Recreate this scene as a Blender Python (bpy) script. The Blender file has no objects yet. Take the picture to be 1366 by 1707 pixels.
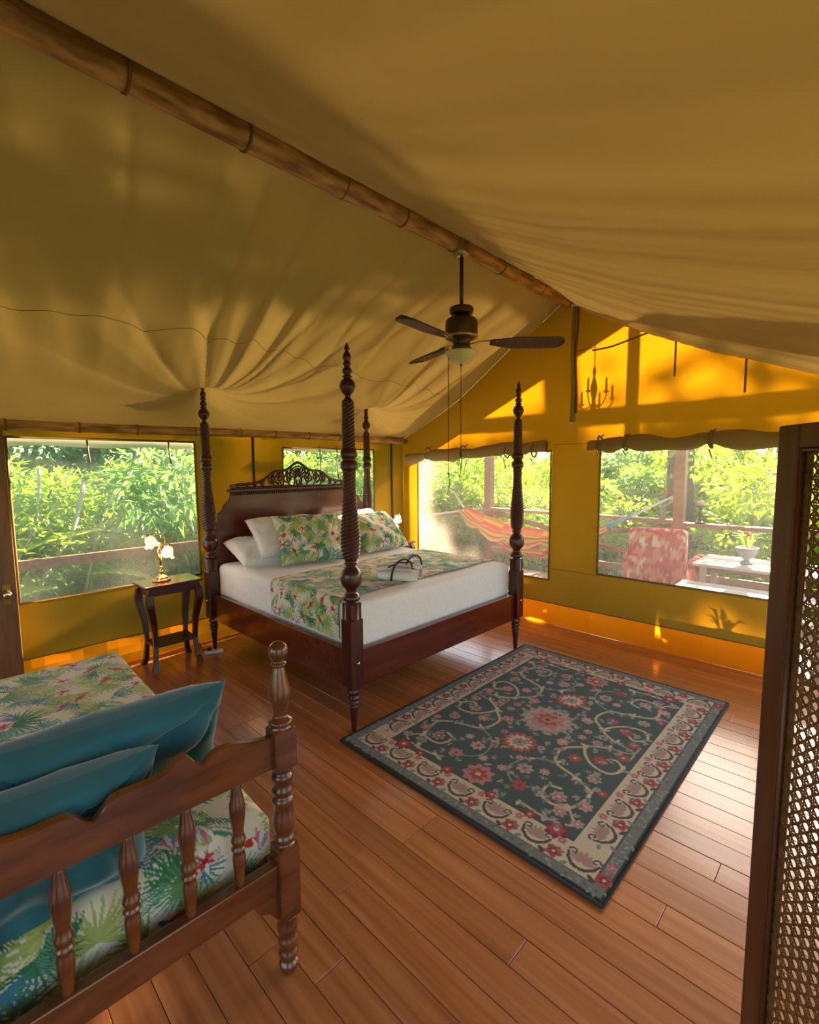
import bpy, math, random
import numpy as np
from mathutils import Vector, Matrix

# ------------------------------------------------------------------ camera, sky, sun, exposure
scene = bpy.context.scene
COL = scene.collection
rng = np.random.default_rng(7)
random.seed(7)
PI = math.pi

F_PX, YAW, PITCH, ROLL = 799.06, -0.7724, 0.0968, -0.0078
CAM = Vector((4.3517, -4.3511, 1.6))
cy_, sy_, cp_, sp_ = math.cos(YAW), math.sin(YAW), math.cos(PITCH), math.sin(PITCH)
fwd = Vector((sy_ * cp_, cy_ * cp_, -sp_)); rgt = Vector((cy_, -sy_, 0)); upv = rgt.cross(fwd)
c_, s_ = math.cos(ROLL), math.sin(ROLL)
r2 = c_ * rgt + s_ * upv; u2 = -s_ * rgt + c_ * upv
cd = bpy.data.cameras.new('camera'); cam = bpy.data.objects.new('camera', cd); COL.objects.link(cam)
cam.matrix_world = Matrix(((r2.x, u2.x, -fwd.x, CAM.x), (r2.y, u2.y, -fwd.y, CAM.y), (r2.z, u2.z, -fwd.z, CAM.z), (0, 0, 0, 1)))
cd.sensor_fit = 'HORIZONTAL'; cd.sensor_width = 36.0; cd.lens = F_PX * 36.0 / 1366.0
cd.clip_start = 0.02; cd.clip_end = 300
scene.camera = cam

SUN_DIR = Vector((0.06, -1.0, -0.42)).normalized()
SUN_STRENGTH, SKY_STRENGTH, EXPOSURE = 20.0, 0.205, 1.58
world = bpy.data.worlds.new('sky'); scene.world = world; world.use_nodes = True
wn = world.node_tree.nodes; wn.clear()
wo = wn.new('ShaderNodeOutputWorld'); wb = wn.new('ShaderNodeBackground'); ws = wn.new('ShaderNodeTexSky')
ws.sky_type = 'NISHITA'; ws.sun_disc = False; ws.sun_elevation = math.radians(24)
ws.sun_rotation = math.radians(-3); ws.altitude = 100; ws.air_density = 1.0; ws.dust_density = 2.0
wb.inputs['Strength'].default_value = SKY_STRENGTH
world.node_tree.links.new(ws.outputs[0], wb.inputs[0]); world.node_tree.links.new(wb.outputs[0], wo.inputs[0])
sd = bpy.data.lights.new('sun', 'SUN'); sd.energy = SUN_STRENGTH; sd.angle = math.radians(0.9); sd.color = (1.0, 0.80, 0.52)
so = bpy.data.objects.new('sun', sd); COL.objects.link(so)
so.rotation_euler = SUN_DIR.to_track_quat('-Z', 'Y').to_euler(); so.location = (1, 12, 8)
vs = scene.view_settings
scene.display_settings.display_device = 'sRGB'
vs.view_transform = 'Standard'; vs.look = 'None'; vs.gamma = 1.0; vs.exposure = EXPOSURE
try: vs.use_curve_mapping = False
except Exception: pass
cyc = scene.cycles
cyc.max_bounces = 9; cyc.diffuse_bounces = 6; cyc.glossy_bounces = 3; cyc.transmission_bounces = 6
cyc.transparent_max_bounces = 12; cyc.caustics_reflective = False; cyc.caustics_refractive = False
cyc.sample_clamp_indirect = 6.0

# ------------------------------------------------------------------ helpers
def obj(name, verts, faces, mat=None, parent=None, smooth=False, loc=None):
    me = bpy.data.meshes.new(name)
    me.from_pydata([tuple(map(float, v)) for v in verts], [], [tuple(int(i) for i in f) for f in faces])
    if smooth: me.polygons.foreach_set('use_smooth', [True] * len(me.polygons))
    me.update()
    return link(name, me, mat, parent, loc)

def link(name, me, mat=None, parent=None, loc=None):
    o = bpy.data.objects.new(name, me); COL.objects.link(o)
    if mat and me is not None and len(me.materials) == 0: me.materials.append(mat)
    if parent: o.parent = parent
    if loc is not None: o.location = loc
    return o

def fastmesh(name, V, Q, smooth=True):
    """V (n,3) float array, Q (m,k) int array with k 3 or 4"""
    me = bpy.data.meshes.new(name); V = np.asarray(V, dtype=np.float32); Q = np.asarray(Q, dtype=np.int32)
    n, m, k = len(V), len(Q), Q.shape[1]
    me.vertices.add(n); me.vertices.foreach_set('co', V.ravel())
    me.loops.add(m * k); me.loops.foreach_set('vertex_index', Q.ravel())
    me.polygons.add(m); me.polygons.foreach_set('loop_start', np.arange(0, m * k, k, dtype=np.int32))
    me.polygons.foreach_set('loop_total', np.full(m, k, dtype=np.int32))
    me.polygons.foreach_set('use_smooth', np.full(m, smooth, dtype=bool))
    me.update(calc_edges=True); me.validate()
    return me

def paint(me, rgb):
    at = me.color_attributes.new('Col', 'FLOAT_COLOR', 'POINT')
    a = np.ones((len(me.vertices), 4), dtype=np.float32); a[:, :3] = rgb
    at.data.foreach_set('color', a.ravel())

def gridq(nu, nv, off=0):
    i = np.arange(nu * nv).reshape(nu, nv) + off
    return np.stack([i[:-1, :-1], i[1:, :-1], i[1:, 1:], i[:-1, 1:]], -1).reshape(-1, 4)

def empty(name, loc=(0, 0, 0), rz=0.0):
    o = bpy.data.objects.new(name, None); COL.objects.link(o); o.location = loc; o.rotation_euler = (0, 0, rz)
    o.empty_display_size = 0.1
    return o

def tag(o, label=None, cat=None, group=None, kind=None):
    if label: o['label'] = label
    if cat: o['category'] = cat
    if group: o['group'] = group
    if kind: o['kind'] = kind
    return o

def copy_tree(o, parent=None):
    c = o.copy(); COL.objects.link(c); c.parent = parent
    for ch in list(o.children): copy_tree(ch, c)
    return c

class MB:
    def __init__(s): s.v = []; s.f = []
    def add(s, V, Fc):
        o = len(s.v); s.v += [tuple(p) for p in V]; s.f += [tuple(i + o for i in f) for f in Fc]; return s
    def box(s, x0, x1, y0, y1, z0, z1, b=0.0):
        if b <= 0:
            V = [(x, y, z) for z in (z0, z1) for (x, y) in ((x0, y0), (x1, y0), (x1, y1), (x0, y1))]
            return s.add(V, [(3, 2, 1, 0), (4, 5, 6, 7), (0, 1, 5, 4), (1, 2, 6, 5), (2, 3, 7, 6), (3, 0, 4, 7)])
        def ring(z, k):
            a, c, d, e = x0 + k, x1 - k, y0 + k, y1 - k
            q = b
            return [(a + q, d, z), (c - q, d, z), (c, d + q, z), (c, e - q, z), (c - q, e, z), (a + q, e, z), (a, e - q, z), (a, d + q, z)]
        V = ring(z0, b) + ring(z0 + b, 0) + ring(z1 - b, 0) + ring(z1, b)
        Fc = [tuple(range(7, -1, -1)), tuple(range(24, 32))]
        for r in range(3):
            for i in range(8):
                j = (i + 1) % 8
                Fc.append((r * 8 + i, r * 8 + j, r * 8 + 8 + j, r * 8 + 8 + i))
        return s.add(V, Fc)
    def tube(s, pts, rad, n=8, cap=True, flat=1.0, refup=None):
        pts = [Vector(p) for p in pts]; m = len(pts)
        if not hasattr(rad, '__len__'): rad = [rad] * m
        V = []; Fc = []
        ref = Vector(refup) if refup else None
        prev = None
        for i, p in enumerate(pts):
            t = (pts[min(i + 1, m - 1)] - pts[max(i - 1, 0)])
            t = t.normalized() if t.length > 1e-9 else Vector((0, 0, 1))
            if prev is None:
                a = ref if ref else (Vector((0, 0, 1)) if abs(t.z) < .9 else Vector((1, 0, 0)))
                nrm = (a - t * a.dot(t)).normalized()
            else:
                nrm = prev - t * prev.dot(t)
                nrm = nrm.normalized() if nrm.length > 1e-6 else prev
            prev = nrm; bi = t.cross(nrm)
            for k in range(n):
                th = 2 * PI * k / n
                V.append(p + nrm * (math.cos(th) * rad[i] * flat) + bi * (math.sin(th) * rad[i]))
        for i in range(m - 1):
            for k in range(n):
                k2 = (k + 1) % n
                Fc.append((i * n + k, i * n + k2, (i + 1) * n + k2, (i + 1) * n + k))
        if cap: Fc += [tuple(range(n - 1, -1, -1)), tuple((m - 1) * n + k for k in range(n))]
        return s.add(V, Fc)
    def lathe(s, prof, n=24, cx=0, cy=0):
        V = []; Fc = []
        for r, z in prof:
            for k in range(n):
                th = 2 * PI * k / n; V.append((cx + r * math.cos(th), cy + r * math.sin(th), z))
        m = len(prof)
        for i in range(m - 1):
            for k in range(n):
                k2 = (k + 1) % n; Fc.append((i * n + k, i * n + k2, (i + 1) * n + k2, (i + 1) * n + k))
        Fc += [tuple(range(n - 1, -1, -1)), tuple((m - 1) * n + k for k in range(n))]
        return s.add(V, Fc)
    def sphere(s, c, r, n=14, sc=(1, 1, 1)):
        prof = [(max(1e-4, r * math.sin(PI * i / 8)), -r * math.cos(PI * i / 8)) for i in range(9)]
        m = MB().lathe(prof, n)
        return s.add([(c[0] + x * sc[0], c[1] + y * sc[1], c[2] + z * sc[2]) for x, y, z in m.v], m.f)
    def prism(s, poly, axis, a, b):
        """extrude 2-D polygon along axis (0,1,2) from a to b"""
        n = len(poly)
        def mk(p, t):
            return {0: (t, p[0], p[1]), 1: (p[0], t, p[1]), 2: (p[0], p[1], t)}[axis]
        V = [mk(p, a) for p in poly] + [mk(p, b) for p in poly]
        Fc = [tuple(range(n - 1, -1, -1)), tuple(range(n, 2 * n))] + [(i, (i + 1) % n, n + (i + 1) % n, n + i) for i in range(n)]
        return s.add(V, Fc)
    def build(s, name, mat=None, parent=None, smooth=False, loc=None):
        return obj(name, s.v, s.f, mat, parent, smooth, loc)

def smoothprof(pts, k=4):
    """Catmull-Rom resample of a (r,z) profile"""
    P = [np.array(p, float) for p in pts]; out = []
    for i in range(len(P) - 1):
        p0, p1, p2, p3 = P[max(i - 1, 0)], P[i], P[i + 1], P[min(i + 2, len(P) - 1)]
        for j in range(k):
            t = j / k
            q = .5 * ((2 * p1) + (p2 - p0) * t + (2 * p0 - 5 * p1 + 4 * p2 - p3) * t * t + (3 * p1 - p0 - 3 * p2 + p3) * t ** 3)
            out.append((max(q[0], 1e-4) if len(q) == 2 else q[0], *q[1:]))
    out.append(tuple(P[-1])); return out

def bmod(o, w=.004, seg=2):
    m = o.modifiers.new('bevel', 'BEVEL'); m.width = w; m.segments = seg; m.limit_method = 'ANGLE'; m.angle_limit = math.radians(40)
    return o

def smoothangle(o):
    me = o.data; me.polygons.foreach_set('use_smooth', [True] * len(me.polygons)); return o

# ------------------------------------------------------------------ materials
def newmat(name):
    m = bpy.data.materials.new(name); m.use_nodes = True; nt = m.node_tree; nt.nodes.clear()
    out = nt.nodes.new('ShaderNodeOutputMaterial'); return m, nt, out
def N(nt, t, **kw):
    n = nt.nodes.new(t)
    for k, v in kw.items():
        if k in n.inputs: n.inputs[k].default_value = v
        else: setattr(n, k, v)
    return n
def L(nt, a, b): nt.links.new(a, b)
def rgba(c): return (c[0], c[1], c[2], 1.0)
def noise_mix(nt, c1, c2, scale, stretch=(1, 1, 1), detail=4, lo=.35, hi=.65, coord='Object'):
    tc = N(nt, 'ShaderNodeTexCoord'); mp = N(nt, 'ShaderNodeMapping'); mp.inputs['Scale'].default_value = stretch
    no = N(nt, 'ShaderNodeTexNoise', Scale=scale, Detail=detail); L(nt, tc.outputs[coord], mp.inputs[0]); L(nt, mp.outputs[0], no.inputs['Vector'])
    rp = N(nt, 'ShaderNodeValToRGB'); rp.color_ramp.elements[0].position = lo; rp.color_ramp.elements[1].position = hi
    rp.color_ramp.elements[0].color = rgba(c1); rp.color_ramp.elements[1].color = rgba(c2)
    L(nt, no.outputs[0], rp.inputs[0]); return rp, no, mp

def m_pbr(name, c1, c2=None, rough=.5, scale=8, stretch=(1, 1, 1), metal=0.0, bump=0.0, spec=.5, coat=0.0, sheen=0.0, rand=0.0):
    m, nt, out = newmat(name); b = N(nt, 'ShaderNodeBsdfPrincipled')
    b.inputs['Roughness'].default_value = rough; b.inputs['Metallic'].default_value = metal
    b.inputs['Specular IOR Level'].default_value = spec; b.inputs['Coat Weight'].default_value = coat; b.inputs['Coat Roughness'].default_value = .15
    b.inputs['Sheen Weight'].default_value = sheen
    rp, no, mp = noise_mix(nt, c1, c2 or c1, scale, stretch)
    src = rp.outputs[0]
    if rand > 0:
        oi = N(nt, 'ShaderNodeObjectInfo'); mr = N(nt, 'ShaderNodeMapRange'); mr.inputs[3].default_value = 1 - rand; mr.inputs[4].default_value = 1 + rand
        hs = N(nt, 'ShaderNodeHueSaturation'); L(nt, oi.outputs['Random'], mr.inputs[0]); L(nt, mr.outputs[0], hs.inputs['Value']); L(nt, src, hs.inputs['Color']); src = hs.outputs[0]
        va = N(nt, 'ShaderNodeVectorMath', operation='ADD'); vm = N(nt, 'ShaderNodeVectorMath', operation='SCALE')
        L(nt, oi.outputs['Location'], vm.inputs[0]); vm.inputs['Scale'].default_value = 7.3
        cmb = N(nt, 'ShaderNodeCombineXYZ'); ml = N(nt, 'ShaderNodeMath', operation='MULTIPLY'); ml.inputs[1].default_value = 31.0
        L(nt, oi.outputs['Random'], ml.inputs[0]); L(nt, ml.outputs[0], cmb.inputs[1])
        L(nt, mp.outputs[0], va.inputs[0]); L(nt, cmb.outputs[0], va.inputs[1]); L(nt, va.outputs[0], no.inputs['Vector'])
    L(nt, src, b.inputs['Base Color'])
    if bump > 0:
        bp = N(nt, 'ShaderNodeBump', Strength=bump, Distance=.01); L(nt, no.outputs[0], bp.inputs['Height']); L(nt, bp.outputs[0], b.inputs['Normal'])
    L(nt, b.outputs[0], out.inputs[0]); return m

def m_canvas(name, c1, c2, tr, fac, weave=True):
    m, nt, out = newmat(name)
    rp, no, mp = noise_mix(nt, c1, c2, 1.6, detail=5)
    d = N(nt, 'ShaderNodeBsdfDiffuse'); t = N(nt, 'ShaderNodeBsdfTranslucent'); t.inputs[0].default_value = rgba(tr)
    mx = N(nt, 'ShaderNodeMixShader'); mx.inputs[0].default_value = fac
    L(nt, rp.outputs[0], d.inputs[0]); L(nt, d.outputs[0], mx.inputs[1]); L(nt, t.outputs[0], mx.inputs[2]); L(nt, mx.outputs[0], out.inputs[0])
    if weave:
        n2 = N(nt, 'ShaderNodeTexNoise', Scale=420.0, Detail=1.0); tc = N(nt, 'ShaderNodeTexCoord'); L(nt, tc.outputs['Object'], n2.inputs['Vector'])
        bp = N(nt, 'ShaderNodeBump', Strength=.12, Distance=.002); L(nt, n2.outputs[0], bp.inputs['Height']); L(nt, bp.outputs[0], d.inputs['Normal'])
    return m

def m_attr(name, rough=.9, sheen=0.0, bump=0.0, bscale=300.0, trans=0.0):
    m, nt, out = newmat(name); b = N(nt, 'ShaderNodeBsdfPrincipled'); b.inputs['Roughness'].default_value = rough
    b.inputs['Specular IOR Level'].default_value = .15; b.inputs['Sheen Weight'].default_value = sheen
    a = N(nt, 'ShaderNodeAttribute'); a.attribute_name = 'Col'; L(nt, a.outputs['Color'], b.inputs['Base Color'])
    if bump > 0:
        tc = N(nt, 'ShaderNodeTexCoord'); n2 = N(nt, 'ShaderNodeTexNoise', Scale=bscale, Detail=2.0); L(nt, tc.outputs['Object'], n2.inputs['Vector'])
        bp = N(nt, 'ShaderNodeBump', Strength=bump, Distance=.003); L(nt, n2.outputs[0], bp.inputs['Height']); L(nt, bp.outputs[0], b.inputs['Normal'])
    L(nt, b.outputs[0], out.inputs[0]); return m

def m_leaf(name, cols, trc, fac=.5):
    m, nt, out = newmat(name); g = N(nt, 'ShaderNodeNewGeometry')
    rp = N(nt, 'ShaderNodeValToRGB'); els = rp.color_ramp.elements
    for i, c in enumerate(cols):
        p = i / (len(cols) - 1)
        e = els[0] if i == 0 else (els[1] if i == len(cols) - 1 else els.new(p))
        e.position = p; e.color = rgba(c)
    # keep order safe
    L(nt, g.outputs['Random Per Island'], rp.inputs[0])
    b = N(nt, 'ShaderNodeBsdfPrincipled'); b.inputs['Roughness'].default_value = .42; b.inputs['Specular IOR Level'].default_value = .45
    L(nt, rp.outputs[0], b.inputs['Base Color'])
    t = N(nt, 'ShaderNodeBsdfTranslucent'); mc = N(nt, 'ShaderNodeMix', data_type='RGBA', blend_type='MIX'); mc.inputs[0].default_value = .55
    L(nt, rp.outputs[0], mc.inputs[6]); mc.inputs[7].default_value = rgba(trc); L(nt, mc.outputs[2], t.inputs[0])
    mx = N(nt, 'ShaderNodeMixShader'); mx.inputs[0].default_value = fac
    L(nt, b.outputs[0], mx.inputs[1]); L(nt, t.outputs[0], mx.inputs[2]); L(nt, mx.outputs[0], out.inputs[0]); return m

def m_screen(name, fac, col=(.8, .78, .7)):
    m, nt, out = newmat(name)
    t = N(nt, 'ShaderNodeBsdfTransparent'); d = N(nt, 'ShaderNodeBsdfDiffuse'); l = N(nt, 'ShaderNodeBsdfTranslucent')
    d.inputs[0].default_value = rgba(col); l.inputs[0].default_value = rgba(col)
    a = N(nt, 'ShaderNodeAddShader'); mm = N(nt, 'ShaderNodeMixShader'); mm.inputs[0].default_value = .5
    L(nt, d.outputs[0], mm.inputs[1]); L(nt, l.outputs[0], mm.inputs[2])
    mx = N(nt, 'ShaderNodeMixShader')
    rp, no, mp = noise_mix(nt, (fac * .75,) * 3, (fac * 1.3,) * 3, 3.0, detail=3)
    L(nt, rp.outputs[0], mx.inputs[0])
    L(nt, t.outputs[0], mx.inputs[1]); L(nt, mm.outputs[0], mx.inputs[2]); L(nt, mx.outputs[0], out.inputs[0]); return m

def m_glow(name, col, strength, base=(.9, .8, .7)):
    m, nt, out = newmat(name); b = N(nt, 'ShaderNodeBsdfPrincipled'); b.inputs['Base Color'].default_value = rgba(base); b.inputs['Roughness'].default_value = .25
    b.inputs['Emission Color'].default_value = rgba(col); b.inputs['Emission Strength'].default_value = strength
    L(nt, b.outputs[0], out.inputs[0]); return m

M = {}
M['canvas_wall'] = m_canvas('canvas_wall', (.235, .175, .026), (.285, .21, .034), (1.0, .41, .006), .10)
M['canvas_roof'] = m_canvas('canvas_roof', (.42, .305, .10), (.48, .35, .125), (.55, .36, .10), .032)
M['canvas_fly'] = m_canvas('canvas_fly', (.42, .36, .20), (.46, .40, .24), (.6, .45, .2), .12)
M['canvas_flap'] = m_canvas('canvas_flap', (.40, .31, .15), (.46, .36, .18), (.6, .42, .15), .25)
M['band'] = m_canvas('band', (.58, .155, .007), (.68, .19, .010), (.95, .27, .005), .65)
M['roofseam'] = m_pbr('roofseam', (.27, .19, .07), rough=.9)
M['seam'] = m_pbr('seam', (.16, .11, .04), rough=.9)
M['mahogany'] = m_pbr('mahogany', (.038, .006, .003), (.08, .013, .006), rough=.3, scale=6, stretch=(6, 6, .6), coat=.2)
M['mahogany_panel'] = m_pbr('mahogany_panel', (.075, .009, .004), (.12, .017, .007), rough=.22, scale=5, stretch=(3, .4, 3), coat=.4)
M['oakbed'] = m_pbr('oakbed', (.09, .023, .006), (.17, .047, .011), rough=.24, scale=7, stretch=(3, .7, 3), coat=.5, bump=.03)
M['floor'] = m_pbr('floor', (.36, .115, .034), (.52, .195, .066), rough=.32, scale=3.2, stretch=(.35, 9, 1), bump=.05, coat=.7, rand=.16)
M['subfloor'] = m_pbr('subfloor', (.03, .015, .008), rough=.9)
M['bamboo'] = m_pbr('bamboo', (.22, .10, .035), (.60, .36, .15), rough=.4, scale=9, stretch=(3, .6, 3), bump=.1)
M['bamboo_node'] = m_pbr('bamboo_node', (.15, .085, .035), (.22, .12, .05), rough=.7)
M['darkpole'] = m_pbr('darkpole', (.04, .022, .012), (.07, .04, .02), rough=.6)
M['screenwood'] = m_pbr('screenwood', (.085, .026, .010), (.15, .05, .018), rough=.38, scale=5, stretch=(5, 5, .5), bump=.03)
M['cane'] = m_pbr('cane', (.13, .058, .015), (.23, .11, .032), rough=.5, scale=30)
M['doorwood'] = m_pbr('doorwood', (.16, .07, .025), (.27, .125, .045), rough=.45, scale=5, stretch=(4, 4, .5), bump=.04)
M['veranda_wood'] = m_pbr('veranda_wood', (.20, .10, .065), (.30, .16, .10), rough=.6, scale=5, stretch=(.6, 4, 4), bump=.05)
M['brass'] = m_pbr('brass', (.55, .30, .08), (.65, .38, .12), rough=.22, metal=1.0)
M['chrome'] = m_pbr('chrome', (.7, .6, .5), rough=.15, metal=1.0)
M['fanmetal'] = m_pbr('fanmetal', (.075, .05, .022), (.10, .065, .03), rough=.35, metal=.6)
M['fanblade'] = m_pbr('fanblade', (.055, .033, .018), (.12, .07, .035), rough=.55, scale=3, stretch=(60, 2, 1), bump=.4)
M['fanpewter'] = m_pbr('fanpewter', (.42, .33, .2), rough=.3, metal=.8)
M['glassbowl'] = m_pbr('glassbowl', (.75, .70, .52), (.80, .75, .58), rough=.3, coat=.3)
M['sheet'] = m_pbr('sheet', (.80, .77, .74), (.84, .81, .79), rough=.85, sheen=.2, scale=40, bump=.03)
M['towel'] = m_pbr('towel', (.80, .76, .70), (.86, .82, .78), rough=.95, sheen=.4, scale=160, bump=.3)
M['blackcord'] = m_pbr('blackcord', (.012, .011, .012), (.03, .025, .028), rough=.5, scale=60, bump=.3)
M['teal'] = m_pbr('teal', (.005, .095, .125), (.009, .135, .17), rough=.75, sheen=.5, scale=5, bump=.05)
M['print'] = m_attr('print', rough=.85, sheen=.15, bump=.05)
M['rug'] = m_attr('rug', rough=.95, sheen=.15, bump=.6, bscale=380)
M['rugedge'] = m_pbr('rugedge', (.025, .028, .024), (.04, .042, .035), rough=.95, scale=120, bump=.3)
M['tulip'] = m_glow('tulip', (1.0, .58, .34), .55)
M['tulip_dim'] = m_glow('tulip_dim', (1.0, .8, .6), 2.2)
M['plastic'] = m_pbr('plastic', (.75, .70, .62), rough=.4)
M['rubber'] = m_pbr('rubber', (.02, .018, .016), rough=.6)
M['screen'] = m_screen('screen', .17)
M['screen_back'] = m_screen('screen_back', .22, (.86, .78, .68))
M['hem'] = m_canvas('hem', (.20, .15, .06), (.25, .19, .08), (.5, .3, .1), .12)
M['strap'] = m_pbr('strap', (.20, .15, .08), (.26, .2, .11), rough=.9)
M['paleflap'] = m_canvas('paleflap', (.50, .50, .30), (.56, .56, .36), (.7, .7, .4), .4)
M['bark'] = m_pbr('bark', (.07, .05, .035), (.16, .12, .085), rough=.9, scale=9, stretch=(3, 3, .5), bump=.4)
M['palebark'] = m_pbr('palebark', (.35, .32, .25), (.5, .46, .38), rough=.85, scale=9, bump=.3)
M['leaf_a'] = m_leaf('leaf_a', [(.06, .17, .012), (.14, .32, .02), (.24, .44, .025)], (.50, .80, .04), .5)
M['leaf_b'] = m_leaf('leaf_b', [(.04, .13, .03), (.08, .22, .05), (.16, .34, .07)], (.32, .68, .08), .45)
M['leaf_c'] = m_leaf('leaf_c', [(.16, .30, .02), (.28, .46, .03), (.40, .54, .04)], (.68, .90, .05), .55)
M['soil'] = m_pbr('soil', (.05, .075, .02), (.10, .14, .04), rough=1.0, scale=2.5, bump=.5)
M['hill'] = m_pbr('hill', (.035, .08, .02), (.12, .2, .05), rough=1.0, scale=1.4, bump=1.0)
M['pink'] = m_attr('pink', rough=.9)
M['hammock'] = m_attr('hammock', rough=.9)
M['rope'] = m_pbr('rope', (.75, .7, .6), rough=.8)
M['bluecloth'] = m_canvas('bluecloth', (.10, .32, .5), (.15, .38, .56), (.15, .4, .6), .3)
M['stonepot'] = m_pbr('stonepot', (.22, .22, .26), (.3, .3, .34), rough=.6)
M['petal'] = m_pbr('petal', (.65, .02, .015), rough=.5)
M['whitepaint'] = m_pbr('whitepaint', (.55, .52, .5), rough=.5)
M['iron'] = m_pbr('iron', (.03, .025, .02), rough=.5)

# ------------------------------------------------------------------ printed patterns drawn as colour grids
def poly(cv, pts, col, wrap=True):
    H, Wd = cv.shape[:2]; P = np.asarray(pts, float)
    x0, y0 = np.floor(P.min(0)).astype(int); x1, y1 = np.ceil(P.max(0)).astype(int)
    if x1 - x0 < 1 or y1 - y0 < 1: return
    xs, ys = np.meshgrid(np.arange(x0, x1 + 1), np.arange(y0, y1 + 1)); ins = np.zeros(xs.shape, bool)
    j = len(P) - 1
    for i in range(len(P)):
        xi, yi = P[i]; xj, yj = P[j]
        if abs(yj - yi) > 1e-9:
            c = ((yi > ys) != (yj > ys)) & (xs < (xj - xi) * (ys - yi) / (yj - yi) + xi); ins ^= c
        j = i
    X, Yy = xs[ins], ys[ins]
    if wrap: X, Yy = X % Wd, Yy % H
    else:
        k = (X >= 0) & (X < Wd) & (Yy >= 0) & (Yy < H); X, Yy = X[k], Yy[k]
    cv[Yy, X] = col

def blade(cv, x, y, a, ln, w, col, bend=0.0, wrap=True):
    n = 7; Lp = []; Rp = []
    for i in range(n + 1):
        t = i / n; aa = a + bend * t; cx = x + ln * t * math.cos(a + bend * t * .5); cy = y + ln * t * math.sin(a + bend * t * .5)
        ww = w * (math.sin(PI * min(1, t * .92 + .08)) ** .8); nx, ny = -math.sin(aa), math.cos(aa)
        Lp.append((cx + nx * ww, cy + ny * ww)); Rp.append((cx - nx * ww, cy - ny * ww))
    poly(cv, Lp + Rp[::-1], col, wrap)

def stroke(cv, pts, w, col, wrap=False):
    pts = np.asarray(pts, float); Lp = []; Rp = []
    for i in range(len(pts)):
        d = pts[min(i + 1, len(pts) - 1)] - pts[max(i - 1, 0)]; d = d / (np.hypot(*d) + 1e-9); n = np.array([-d[1], d[0]])
        ww = w[i] if hasattr(w, '__len__') else w
        Lp.append(pts[i] + n * ww); Rp.append(pts[i] - n * ww)
    for i in range(len(pts) - 1):
        poly(cv, [Lp[i], Lp[i + 1], Rp[i + 1], Rp[i]], col, wrap)
        disc(cv, pts[i + 1][0], pts[i + 1][1], (w[i + 1] if hasattr(w, '__len__') else w), col, wrap)

def disc(cv, x, y, r, col, wrap=False):
    poly(cv, [(x + r * math.cos(t), y + r * math.sin(t)) for t in np.linspace(0, 2 * PI, 10, endpoint=False)], col, wrap)

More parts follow.
